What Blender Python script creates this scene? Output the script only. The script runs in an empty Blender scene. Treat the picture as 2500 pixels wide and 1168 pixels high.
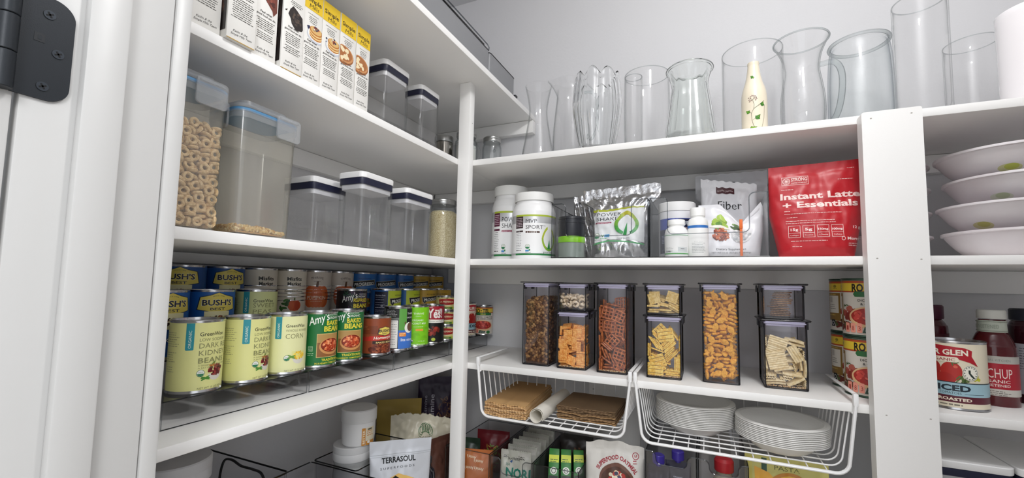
import bpy, bmesh, math, random
from mathutils import Vector, Matrix, Euler, noise
S = bpy.context.scene
COL = S.collection
PI = math.pi
rnd = random.Random(7)

# ---------------------------------------------------------------- camera
cam_d = bpy.data.cameras.new('camera'); cam = bpy.data.objects.new('camera', cam_d); COL.objects.link(cam)
cam_d.sensor_width = 36; cam_d.lens = 36*1049.594/2500; cam_d.shift_y = 29.1/2500
cam_d.clip_start = .02; cam_d.clip_end = 30
CAM = Vector((.63689, -1.05172, 1.49588))
_r = Vector((0.91185538, 0.4100635, 0.01917541)); _u = Vector((0.01382564, -0.07736141, 0.99690725)); _f = Vector((-0.41027871, 0.90877013, 0.07621181))
cam.matrix_world = Matrix(((_r.x, _u.x, -_f.x, CAM.x), (_r.y, _u.y, -_f.y, CAM.y), (_r.z, _u.z, -_f.z, CAM.z), (0, 0, 0, 1)))
S.camera = cam
# ---------------------------------------------------------------- world, lamps, exposure
w = bpy.data.worlds.new('world'); S.world = w; w.use_nodes = True
w.node_tree.nodes['Background'].inputs[0].default_value = (.93, .96, 1, 1)
w.node_tree.nodes['Background'].inputs[1].default_value = 1.3
def lamp(name, loc, target, size, power, color=(1, 1, 1)):
    d = bpy.data.lights.new(name, 'AREA'); d.shape = 'DISK'; d.size = size; d.energy = power; d.color = color
    o = bpy.data.objects.new(name, d); COL.objects.link(o); o.location = loc
    o.rotation_euler = (Vector(target)-Vector(loc)).to_track_quat('-Z', 'Y').to_euler(); return o
d = bpy.data.lights.new('pantry_ceiling_lamp', 'POINT'); d.shadow_soft_size = .06; d.energy = 14.5; d.color = (1, .992, .98)
o = bpy.data.objects.new('pantry_ceiling_lamp', d); COL.objects.link(o); o.location = (.84, -.56, 2.46)
lamp('hallway_fill_light', (1.25, -2.1, 2.45), (.4, -.3, 1.4), .6, 15.5, (.97, .98, 1))  # soft fill added behind the camera, not a lamp that is seen
S.view_settings.view_transform = 'Standard'; S.view_settings.look = 'None'
S.view_settings.exposure = 0.0; S.view_settings.gamma = 1.0; S.view_settings.use_curve_mapping = False
S.cycles.max_bounces = 14; S.cycles.diffuse_bounces = 8; S.cycles.glossy_bounces = 4
S.cycles.transmission_bounces = 12; S.cycles.transparent_max_bounces = 40
S.cycles.caustics_reflective = False; S.cycles.caustics_refractive = True; S.cycles.blur_glossy = .5
S.cycles.sample_clamp_indirect = 4.0
S.cycles.use_denoising = True

# ---------------------------------------------------------------- materials
def lin(h):
    if isinstance(h, (tuple, list)): return tuple(h)
    c = [int(h[i:i+2], 16)/255 for i in (0, 2, 4)]
    return tuple(x/12.92 if x <= .04045 else ((x+.055)/1.055)**2.4 for x in c)
_M = {}
def mat(h, rough=.5, metal=0., bump=0., bscale=60., key=None, coat=0., trans=0., ior=1.45, sss=0.):
    k = key or (h, rough, metal, bump, bscale, coat, trans, ior, sss)
    if k in _M: return _M[k]
    m = bpy.data.materials.new(str(key or 'material_%s' % (h,))); m.use_nodes = True
    n = m.node_tree.nodes; b = n['Principled BSDF']
    b.inputs['Base Color'].default_value = (*lin(h), 1); b.inputs['Roughness'].default_value = rough
    b.inputs['Metallic'].default_value = metal; b.inputs['Coat Weight'].default_value = coat
    b.inputs['Transmission Weight'].default_value = trans; b.inputs['IOR'].default_value = ior
    if sss: b.inputs['Subsurface Weight'].default_value = sss; b.inputs['Subsurface Scale'].default_value = .004
    if bump:
        t = n.new('ShaderNodeTexNoise'); t.inputs['Scale'].default_value = bscale; t.inputs['Detail'].default_value = 4
        tc = n.new('ShaderNodeTexCoord'); m.node_tree.links.new(tc.outputs['Object'], t.inputs['Vector'])
        bp = n.new('ShaderNodeBump'); bp.inputs['Strength'].default_value = bump; bp.inputs['Distance'].default_value = .002
        m.node_tree.links.new(t.outputs['Fac'], bp.inputs['Height']); m.node_tree.links.new(bp.outputs[0], b.inputs['Normal'])
    _M[k] = m; return m
def speckle(key, h1, h2, scale, rough=.7, bump=.5, h3=None):
    if key in _M: return _M[key]
    m = mat(h1, rough, bump=bump, bscale=scale, key=key); n = m.node_tree.nodes; L = m.node_tree.links
    t = [x for x in n if x.type == 'TEX_NOISE'][0]; r = n.new('ShaderNodeValToRGB')
    r.color_ramp.elements[0].position = .38; r.color_ramp.elements[1].position = .62
    r.color_ramp.elements[0].color = (*lin(h1), 1); r.color_ramp.elements[1].color = (*lin(h2), 1)
    if h3: e = r.color_ramp.elements.new(.5); e.color = (*lin(h3), 1)
    L.new(t.outputs['Fac'], r.inputs[0]); L.new(r.outputs[0], n['Principled BSDF'].inputs['Base Color']); return m
def glass(key, clear, edge, power=2.2, rough=.02, f0=.04, haze=0., hz='E8EAEC'):
    """thin clear wall: see-through facing the eye, darker and mirror-like at grazing angles"""
    if key in _M: return _M[key]
    m = bpy.data.materials.new(key); m.use_nodes = True; n = m.node_tree.nodes; L = m.node_tree.links; n.clear()
    out = n.new('ShaderNodeOutputMaterial'); lw = n.new('ShaderNodeLayerWeight'); lw.inputs[0].default_value = .5
    pw = n.new('ShaderNodeMath'); pw.operation = 'POWER'; pw.inputs[1].default_value = power; L.new(lw.outputs['Facing'], pw.inputs[0])
    mx = n.new('ShaderNodeMix'); mx.data_type = 'RGBA'; mx.inputs[6].default_value = (*lin(clear), 1); mx.inputs[7].default_value = (*lin(edge), 1); L.new(pw.outputs[0], mx.inputs[0])
    tr = n.new('ShaderNodeBsdfTransparent'); L.new(mx.outputs[2], tr.inputs[0])
    p5 = n.new('ShaderNodeMath'); p5.operation = 'POWER'; p5.inputs[1].default_value = 5; L.new(lw.outputs['Facing'], p5.inputs[0])
    ma = n.new('ShaderNodeMath'); ma.operation = 'MULTIPLY_ADD'; ma.inputs[1].default_value = .75; ma.inputs[2].default_value = f0; L.new(p5.outputs[0], ma.inputs[0])
    gl = n.new('ShaderNodeBsdfGlossy'); gl.inputs['Roughness'].default_value = rough
    sh = tr.outputs[0]
    if haze:
        df = n.new('ShaderNodeBsdfDiffuse'); df.inputs[0].default_value = (*lin(hz), 1)
        m0 = n.new('ShaderNodeMixShader'); m0.inputs[0].default_value = haze; L.new(sh, m0.inputs[1]); L.new(df.outputs[0], m0.inputs[2]); sh = m0.outputs[0]
    m1 = n.new('ShaderNodeMixShader'); L.new(ma.outputs[0], m1.inputs[0]); L.new(sh, m1.inputs[1]); L.new(gl.outputs[0], m1.inputs[2])
    L.new(m1.outputs[0], out.inputs[0]); _M[key] = m; return m
def real_glass(key, h, rough=0., ior=1.5):
    return mat(h, rough, trans=1., ior=ior, key=key)

PAINT = mat('C2C1BF', .38, bump=.12, bscale=45, key='white_satin_paint')
PAINTW = mat('F0EFED', .45, bump=.07, bscale=(160), key='painted_board')
WALL = mat('D2D2D4', .7, bump=.2, bscale=120, key='wall_paint')
STEEL = mat('C8C8CA', .22, 1., key='tin_steel')
WHITEP = mat('ECECEC', .3, key='white_plastic')
WIRE = mat('F0F0F0', .25, key='white_coated_wire')
CLEAR = glass('clear_acrylic', 'FDFDFD', 'AAAFB4', 4.5)
DARKC = glass('smoked_clear_plastic', 'FDFCFE', '3A3740', 4.5, f0=.03)
EDGE = glass('clear_edge', '60646A', '1C1E22', .8, f0=.06)
EDGEL = glass('clear_edge_light', 'D8DBDE', '6A6F74', 1.2, f0=.08)
VASE = glass('thin_vase_glass', 'FEFEFE', '9AA4A2', 9, f0=.02)
VASEP = glass('pitcher_glass', 'FEFEFE', '7E8A88', 6.5, f0=.03)
VASEH = glass('glass_handle', 'F4F6F6', '6E7A7A', 2.4, f0=.05)
VASEG = glass('greenish_jar_glass', 'FDFEFE', '6C8290', 5, f0=.04)
FROST = glass('milky_plastic', 'FBFAF7', 'C4C2B8', 3.5, rough=.15, haze=.07, hz='F4F2EA')

# ---------------------------------------------------------------- tagging and objects
def tag(o, label=None, cat=None, group=None, kind=None):
    if label: o['label'] = label
    if cat: o['category'] = cat
    if group: o['group'] = group
    if kind: o['kind'] = kind
    return o
def thing(name, label, cat, loc=(0, 0, 0), rz=0, group=None, rx=0, ry=0):
    o = bpy.data.objects.new(name, None); COL.objects.link(o); o.empty_display_size = .02
    o.location = loc; o.rotation_euler = (rx, ry, rz); return tag(o, label, cat, group)

class MB:
    def __init__(s): s.bm = bmesh.new(); s.mats = []
    def mi(s, m):
        if m not in s.mats: s.mats.append(m)
        return s.mats.index(m)
    def face(s, vs, k):
        try: f = s.bm.faces.new(vs); f.material_index = k; f.smooth = True; return f
        except ValueError: return None
    def box(s, x0, x1, y0, y1, z0, z1, m, bev=0):
        k = s.mi(m); V = [s.bm.verts.new((x, y, z)) for x in (x0, x1) for y in (y0, y1) for z in (z0, z1)]
        F = [s.face([V[i] for i in q], k) for q in ((0, 1, 3, 2), (4, 6, 7, 5), (0, 4, 5, 1), (2, 3, 7, 6), (0, 2, 6, 4), (1, 5, 7, 3))]
        for f in F: f.smooth = False
        if bev:
            ed = list({e for f in F for e in f.edges}); bmesh.ops.bevel(s.bm, geom=ed, offset=bev, segments=2, profile=.5, affect='EDGES')
    def lathe(s, prof, m, seg=48, c=(0, 0, 0), rfun=None, zfun=None):
        k = s.mi(m); rings = []
        for j, (r, z) in enumerate(prof):
            if r <= 1e-6: rings.append([s.bm.verts.new((c[0], c[1], c[2]+z))]); continue
            R = []
            for i in range(seg):
                a = 2*PI*i/seg; rr = rfun(r, z, a, j) if rfun else r; zz = zfun(r, z, a, j) if zfun else z
                R.append(s.bm.verts.new((c[0]+rr*math.cos(a), c[1]+rr*math.sin(a), c[2]+zz)))
            rings.append(R)
        for A, B in zip(rings, rings[1:]):
            for i in range(seg):
                j = (i+1) % seg
                if len(A) == 1 and len(B) == 1: continue
                if len(A) == 1: s.face([A[0], B[j], B[i]][::-1] if 0 else [A[0], B[i], B[j]], k)
                elif len(B) == 1: s.face([A[i], B[0], A[j]], k)
                else: s.face([A[i], B[i], B[j], A[j]], k)
    def loft(s, loops, m, cap0=True, cap1=True):
        k = s.mi(m); R = [[s.bm.verts.new(p) for p in L] for L in loops]; n = len(R[0])
        for A, B in zip(R, R[1:]):
            for i in range(n): s.face([A[i], A[(i+1) % n], B[(i+1) % n], B[i]], k)
        if cap0: s.face(R[0][::-1], k)
        if cap1: s.face(R[-1], k)
    def tube(s, path, r, m, seg=8, closed=False, flat=1., rr=None):
        k = s.mi(m); P = [Vector(p) for p in path]; n = len(P); rings = []; up = None
        for i, p in enumerate(P):
            a = P[(i-1) % n] if (closed or i > 0) else p; b = P[(i+1) % n] if (closed or i < n-1) else p
            t = (b-a).normalized() if (b-a).length > 1e-9 else Vector((0, 0, 1))
            if up is None: up = Vector((0, 0, 1)) if abs(t.z) < .9 else Vector((1, 0, 0))
            sd = t.cross(up); sd = sd.normalized() if sd.length > 1e-6 else t.orthogonal().normalized(); up = sd.cross(t).normalized()
            q = rr[i] if rr else r
            rings.append([s.bm.verts.new(p+sd*math.cos(2*PI*j/seg)*q+up*math.sin(2*PI*j/seg)*q*flat) for j in range(seg)])
        pr = list(zip(rings, rings[1:]))+([(rings[-1], rings[0])] if closed else [])
        for A, B in pr:
            for j in range(seg): s.face([A[j], A[(j+1) % seg], B[(j+1) % seg], B[j]], k)
        if not closed: s.face(rings[0][::-1], k); s.face(rings[-1], k)
    def prism(s, poly, ax, d0, d1, m):
        k = s.mi(m)
        def P(u, v, d): return {'x': (d, u, v), 'y': (u, d, v), 'z': (u, v, d)}[ax]
        A = [s.bm.verts.new(P(u, v, d0)) for u, v in poly]; B = [s.bm.verts.new(P(u, v, d1)) for u, v in poly]; n = len(A)
        s.face(A, k); s.face(B[::-1], k)
        for i in range(n): s.face([A[i], B[i], B[(i+1) % n], A[(i+1) % n]], k)
    def build(s, name, parent=None, loc=(0, 0, 0), sharp=32, rz=0, fix=True):
        if fix: bmesh.ops.recalc_face_normals(s.bm, faces=s.bm.faces)
        me = bpy.data.meshes.new(name); s.bm.to_mesh(me); s.bm.free()
        for m in s.mats: me.materials.append(m)
        me.set_sharp_from_angle(angle=math.radians(sharp))
        o = bpy.data.objects.new(name, me); COL.objects.link(o); o.location = loc; o.rotation_euler = (0, 0, rz)
        if parent: o.parent = parent
        return o
def rrect(x0, x1, y0, y1, r, n=5):
    out = []
    for cx, cy, a0 in ((x1-r, y0+r, -PI/2), (x1-r, y1-r, 0), (x0+r, y1-r, PI/2), (x0+r, y0+r, PI)):
        for i in range(n+1): a = a0+PI/2*i/n; out.append((cx+r*math.cos(a), cy+r*math.sin(a)))
    return out
def at(loop, z): return [(x, y, z) for x, y in loop]
def smooth(pts, n=8):
    out = []
    for i in range(len(pts)-1):
        p0 = Vector(pts[max(0, i-1)]); p1 = Vector(pts[i]); p2 = Vector(pts[i+1]); p3 = Vector(pts[min(len(pts)-1, i+2)])
        for j in range(n):
            t = j/n; out.append(tuple(.5*((2*p1)+(-p0+p2)*t+(2*p0-5*p1+4*p2-p3)*t*t+(-p0+3*p1-3*p2+p3)*t**3)))
    out.append(tuple(pts[-1])); return out
def one(name, mb, label, cat, group=None, **k):
    return tag(mb.build(name, None, **k), label, cat, group)
def struct_(name, mb, **k): return tag(mb.build(name, None, **k), kind='structure')

# ---------------------------------------------------------------- print: flat art wrapped on a surface
_T = {}
def textpoly(s, bold):
    bold *= .7
    if (s, bold) in _T: return _T[(s, bold)]
    cu = bpy.data.curves.new('t', 'FONT'); cu.body = s; cu.size = 1; cu.resolution_u = 2; cu.offset = bold
    ob = bpy.data.objects.new('t', cu); COL.objects.link(ob); bpy.context.view_layer.update()
    ev = ob.evaluated_get(bpy.context.evaluated_depsgraph_get()); me = ev.to_mesh()
    V = [(v.co.x, v.co.y) for v in me.vertices]; F = [tuple(p.vertices) for p in me.polygons]
    ev.to_mesh_clear(); bpy.data.objects.remove(ob); bpy.data.curves.remove(cu)
    x0 = min([v[0] for v in V] or [0]); x1 = max([v[0] for v in V] or [1])
    _T[(s, bold)] = (V, F, x0, x1); return _T[(s, bold)]
class Art:
    """layers in millimetres: x along the surface, z up from the bottom"""
    def __init__(s): s.L = []
    def poly(s, pts, col, **k): s.L.append(([tuple(p) for p in pts], [tuple(range(len(pts)))], col)); return s
    def r(s, x0, z0, x1, z1, col): return s.poly([(x0, z0), (x1, z0), (x1, z1), (x0, z1)], col)
    def e(s, cx, cz, rx, rz, col, n=20, rot=0):
        c, q = math.cos(rot), math.sin(rot)
        return s.poly([(cx+rx*math.cos(2*PI*i/n)*c-rz*math.sin(2*PI*i/n)*q, cz+rx*math.cos(2*PI*i/n)*q+rz*math.sin(2*PI*i/n)*c) for i in range(n)], col)
    def rr(s, x0, z0, x1, z1, r, col): return s.poly(rrect(x0, x1, z0, z1, r, 4), col)
    def frame(s, x0, z0, x1, z1, t, col):
        return s.r(x0, z0, x1, z0+t, col).r(x0, z1-t, x1, z1, col).r(x0, z0, x0+t, z1, col).r(x1-t, z0, x1, z1, col)
    def ring(s, cx, cz, rx, rz, t, col, n=24, a0=0, a1=2*PI):
        V = []; F = []
        for i in range(n+1):
            a = a0+(a1-a0)*i/n
            V += [(cx+rx*math.cos(a), cz+rz*math.sin(a)), (cx+(rx-t)*math.cos(a), cz+(rz-t)*math.sin(a))]
            if i: F.append((2*i-2, 2*i, 2*i+1, 2*i-1))
        s.L.append((V, F, col)); return s
    def line(s, pts, t, col):
        for (a, b), (c, d) in zip(pts, pts[1:]):
            l = math.hypot(c-a, d-b) or 1; nx, nz = -(d-b)/l*t/2, (c-a)/l*t/2
            s.poly([(a-nx, b-nz), (c-nx, d-nz), (c+nx, d+nz), (a+nx, b+nz)], col)
        return s
    def t(s, txt, x, z, cap, col, w=None, bold=0., shear=0., rot=0., al='L', arc=0.):
        V, F, x0, x1 = textpoly(txt, bold); k = cap/.73; sx = (w/(x1-x0)) if w else k*.9
        tw = (x1-x0)*sx; ox = {'L': 0, 'C': -tw/2, 'R': -tw}[al]; c, q = math.cos(rot), math.sin(rot); O = []
        for vx, vy in V:
            X = (vx-x0)*sx+ox+vy*k*shear; Y = vy*k+(arc*(1-(2*X/tw)**2) if arc else 0); O.append((x+X*c-Y*q, z+X*q+Y*c))
        s.L.append((O, F, col)); return s
    def tc(s, txt, cx, cz, R, cap, col, w, bold=0.):
        V, F, x0, x1 = textpoly(txt, bold); k = cap/.73; sx = w/(x1-x0); O = []
        for vx, vy in V: a = PI/2-((vx-x0)*sx-w/2)/R; O.append((cx+(R+vy*k)*math.cos(a), cz+(R+vy*k)*math.sin(a)))
        s.L.append((O, F, col)); return s
    def lines(s, x, z, w, n, dz, h, col, seed=0, al='L'):
        rg = random.Random(seed); V = []; F = []
        for i in range(n):
            e = w*rg.uniform(.72, 1); u = 0; o = (w-e)/2 if al == 'C' else 0
            while u < e:
                l = min(rg.uniform(h*1.5, h*5), e-u); k = len(V); zz = z-i*dz; hh = h*rg.uniform(.7, 1)
                V += [(x+o+u, zz), (x+o+u+l, zz), (x+o+u+l, zz+hh), (x+o+u, zz+hh)]; F.append((k, k+1, k+2, k+3)); u += l+h*.7
        s.L.append((V, F, col)); return s
    def pile(s, cx, cz, rx, rz, n, a, b, cols, seed=0, round_=False):
        rg = random.Random(seed)
        for i in range(n):
            t = rg.uniform(0, 2*PI); q = math.sqrt(rg.random())*.9
            s.e(cx+rx*q*math.cos(t), cz+rz*q*math.sin(t), a, b, cols[rg.randrange(len(cols))], 8, 0 if round_ else rg.uniform(0, PI))
        return s
    def usda(s, x, z, r): return s.e(x, z, r, r, 'F4F4EC', 20).ring(x, z, r, r, r*.12, '3C6B4A').poly([(x-r*.85, z-r*.1), (x+r*.85, z-r*.1), (x+r*.6, z-r*.65), (x, z-r*.9), (x-r*.6, z-r*.65)], '2F7A52').t('USDA', x, z+r*.12, r*.42, '3C5B4A', w=r*1.2, al='C')
def wrap(mb, art, fn, cutx=0, cutz=0, step=4e-5, base=1.5e-4, rough=.42, metal=0, fan=False):
    """fn(x, z, off) -> point, metres"""
    boxes = []
    for (V, F, col) in art.L:   # each layer lies just above the ones it overlaps
        if not V: continue
        bx = (min(v[0] for v in V), min(v[1] for v in V), max(v[0] for v in V), max(v[1] for v in V))
        i = 1+max([q[4] for q in boxes if q[0] < bx[2] and bx[0] < q[2] and q[1] < bx[3] and bx[1] < q[3]] or [-1]); boxes.append((*bx, i))
        bm = bmesh.new(); vs = [bm.verts.new((x*.001, z*.001, 0)) for x, z in V]
        for f in F:
            try: bm.faces.new([vs[j] for j in f])
            except ValueError: pass
        if any(len(f) > 4 for f in F): bmesh.ops.triangulate(bm, faces=bm.faces)
        for ax, d in ((0, cutx), (1, cutz)):
            if d and V:
                lo = min(v[ax] for v in V)*.001; hi = max(v[ax] for v in V)*.001
                if hi-lo < d*.6: continue
                q = math.ceil(lo/d)*d
                while q < hi:
                    bmesh.ops.bisect_plane(bm, geom=bm.verts[:]+bm.edges[:]+bm.faces[:], plane_co=(q, 0, 0) if ax == 0 else (0, q, 0), plane_no=(1, 0, 0) if ax == 0 else (0, 1, 0)); q += d
        k = mb.mi(mat(col, rough, metal) if isinstance(col, str) else col); off = base+step*i; mp = {}
        for v in bm.verts: mp[v] = mb.bm.verts.new(fn(v.co.x, v.co.y, off))
        for f in bm.faces: mb.face([mp[v] for v in f.verts], k)
        bm.free()
def cylmap(R, a0, c=(0, 0)):
    def fn(x, z, off):
        r = R(z) if callable(R) else R; a = a0+x/r if not callable(R) else a0+x/R(None); return (c[0]+(r+off)*math.cos(a), c[1]+(r+off)*math.sin(a), z)
    return fn
def facing(x, y, sx=0., ang=0.): return math.atan2(CAM.y-y, CAM.x-x)+math.asin(max(-1, min(1, sx)))+ang
# ================================================================ SETTING
D0, C0, B0, A0, T = 1.26, 1.5463, 1.83, 2.0675, .0171      # shelf undersides and thickness
D, Cz, Bz, Az = D0+T, C0+T, B0+T, A0+T
E1 = .93
WX, WY, FY, RX, CZ = -.325, .33, -.783, 1.9, 2.588
m = MB(); m.box(WX-.1, RX+.1, -3.2, WY+.1, -.1, 0, mat('D2C6B4', .5, key='floor_boards')); struct_('floor', m)
m = MB(); m.box(WX-.1, RX+.1, -.88, WY+.1, CZ, CZ+.1, WALL); struct_('ceiling', m)
m = MB(); m.box(WX-.1, RX+.1, WY, WY+.1, 0, CZ, WALL); struct_('wall_back', m)
m = MB(); m.box(WX-.1, WX, -.88, WY, 0, CZ, WALL); struct_('wall_left', m)
m = MB(); m.box(RX, RX+.1, -.88, WY, 0, CZ, WALL); struct_('wall_right', m)
m = MB(); m.box(WX, .065, -.88, FY, 0, CZ, WALL); m.box(1.02, RX, -.88, FY, 0, CZ, WALL); m.box(.065, 1.02, -.88, FY, 2.08, CZ, WALL); struct_('wall_front', m)
# door frame on the left: jamb board, stop, inner casing
m = MB(); m.box(.066, .086, -.896, -.7835, 0, 2.06, PAINT, .0012); m.box(.0862, .097, -.8585, -.826, 0, 2.05, PAINT, .002); struct_('trim_1', m)
m = MB(); m.box(.045, .0875, -.7825, -.7655, 0, 2.1, PAINT, .003); struct_('trim_2', m)
m = MB(); m.box(.048, .0855, -1.62, -.8995, .01, 2.05, PAINT, .0015); m.box(.0856, .089, -1.5, -1.05, .2, 1.9, PAINT, .001); struct_('door_1', m)
# cleats that carry the shelves, on both walls
n = 3
for z, h in ((D0, .055), (C0, .052), (B0, .045), (A0, .045)):
    m = MB(); m.box(-.232 if z == C0 else -.302, (.095 if z == A0 else RX-.001), .3035, WY-.0003, z-h, z-.0006, PAINTW, .0012); struct_('trim_%d' % n, m); n += 1
    m = MB(); m.box(WX+.0003, -.3035, FY+.001, .3, z-(.022 if z == C0 else h), z-.0006, PAINTW, .0012); struct_('trim_%d' % n, m); n += 1
m = MB(); m.box(.295, .451, .318, .3297, .96, 1.19, PAINTW, .001)
for x, z in ((.31, 1.17), (.436, 1.17), (.31, .98), (.436, .98)): m.lathe([(0, .0), (.003, 0), (.003, .001), (0, .0015)], mat('555555', .4), 10, (x, .316, z))
struct_('trim_%d' % n, m)
# shelves
def shelf(name, x0, x1, y0, y1, z, label):
    m = MB(); m.box(x0, x1, y0, y1, z, z+T, PAINTW, .0016)
    # small dents and paint scars on the front edge
    return one('wall_shelf', m, label, 'shelf')
for z, nm in ((D0, 'holding the cans on clear risers'), (C0, 'holding the cereal keepers'), (B0, 'holding the yellow and white boxes')):
    shelf('s', WX+.0005, -.0005, FY+.0006, WY-.0005, z, 'white painted shelf along the left wall %s' % nm)
shelf('s', WX+.0005, .0962, FY+.0006, WY-.0005, A0, 'deep topmost white shelf on the left under the grey clear bins')
for z, nm in ((D0, 'holding the snack containers, wire baskets hang from it'), (C0, 'holding the supplement bottles and bags'), (B0, 'holding the glass vases')):
    shelf('s', .0005, RX-.0005, .0, WY-.0005, z, 'white painted shelf along the back wall %s' % nm)
shelf('s', WX+.0005, -.0005, FY+.0006, WY-.0005, E1-T, 'lowest white shelf on the left wall under the bins')
shelf('s', .0005, RX-.0005, .0, WY-.0005, E1-T, 'lowest white shelf on the back wall under the bins')
m = MB(); m.box(.0, .0353, -.0263, -.0006, .0, A0-.0005, PAINTW, .0014)
for z in (1.43, 1.7, 1.95): m.lathe([(0, 0), (.0016, 0), (.0012, .0008), (0, .0008)], mat('BEBEBE', .5), 8, (.0357, -.012, z))
one('shelf_post', m, 'slim square white post at the inner corner of the shelves', 'post')
m = MB(); m.prism(rrect(.9184, 1.0098, 0, 1.8425, .004, 3), 'y', -.0285, -.0006, PAINTW)
for x, z in ((.933, 1.829), (.994, 1.831), (.933, 1.557), (.997, 1.555), (.936, 1.268), (.998, 1.27)):
    m.prism([(x+.0016*math.cos(q*PI/5), z+.0011*math.sin(q*PI/5)) for q in range(10)], 'y', -.0288, -.0284, mat('A29E96', .7))
one('shelf_post', m, 'wide flat white board upright in front of the back shelves', 'post')
# hinge on the jamb
DK = mat('22262B', .42, .3, bump=.05, bscale=900, key='black_hinge_metal')
t = thing('door_hinge', 'black rounded door hinge with three screws on the white jamb', 'hinge', (.0862, -.865, 1.655))
m = MB(); y1, y0, z0, z1, r = 0, -.0375, 0, .0965, .0155
P = [(y0, z0)]+[(y1-r+r*math.cos(a), z0+r+r*math.sin(a)) for a in [(-PI/2+PI/2*i/8) for i in range(9)]]+[(y1-r+r*math.cos(a), z1-r+r*math.sin(a)) for a in [PI/2*i/8 for i in range(9)]]+[(y0, z1)]
m.prism(P, 'x', 0, .0022, DK); m.box(.0022, .0025, -.0265, -.0195, .052, .060, mat('1A1D21', .5)); m.box(.0025, .0027, -.0240, -.0215, .054, .058, DK); leaf_ = m.build('hinge_leaf', t)
for i in range(3):
    m = MB(); z = z0+i*.0325
    m.lathe([(0, 0), (.0066, 0), (.007, .0006), (.007, .0312), (.0066, .0318), (0, .0318)], DK, 24, (.006, -.0435, z)); m.build('knuckle', t)
for (y, z) in ((-.018, .080), (-.010, .046), (-.018, .012)):
    m = MB(); 
    for i in range(1):
        k = [(.0042*math.cos(a*PI/10), .0042*math.sin(a*PI/10)) for a in range(20)]
        m.prism([(y+a, z+b) for a, b in k], 'x', .0022, .0029, mat('363B42', .35, .4))
        for a in (.5, .5+PI/2):
            c, s_ = math.cos(a), math.sin(a); q = [(-.0027, -.0007), (.0027, -.0007), (.0027, .0007), (-.0027, .0007)]
            m.prism([(y+u*c-v*s_, z+u*s_+v*c) for u, v in q], 'x', .00291, .00305, mat('040405', .7))
        kk = [(.0045*math.cos(a*PI/10), .0045*math.sin(a*PI/10)) for a in range(20)]
        m.prism([(y+a, z+b) for a, b in kk], 'x', .0021, .00235, mat('0C0D0F', .6))
    m.build('screw', leaf_)
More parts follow.
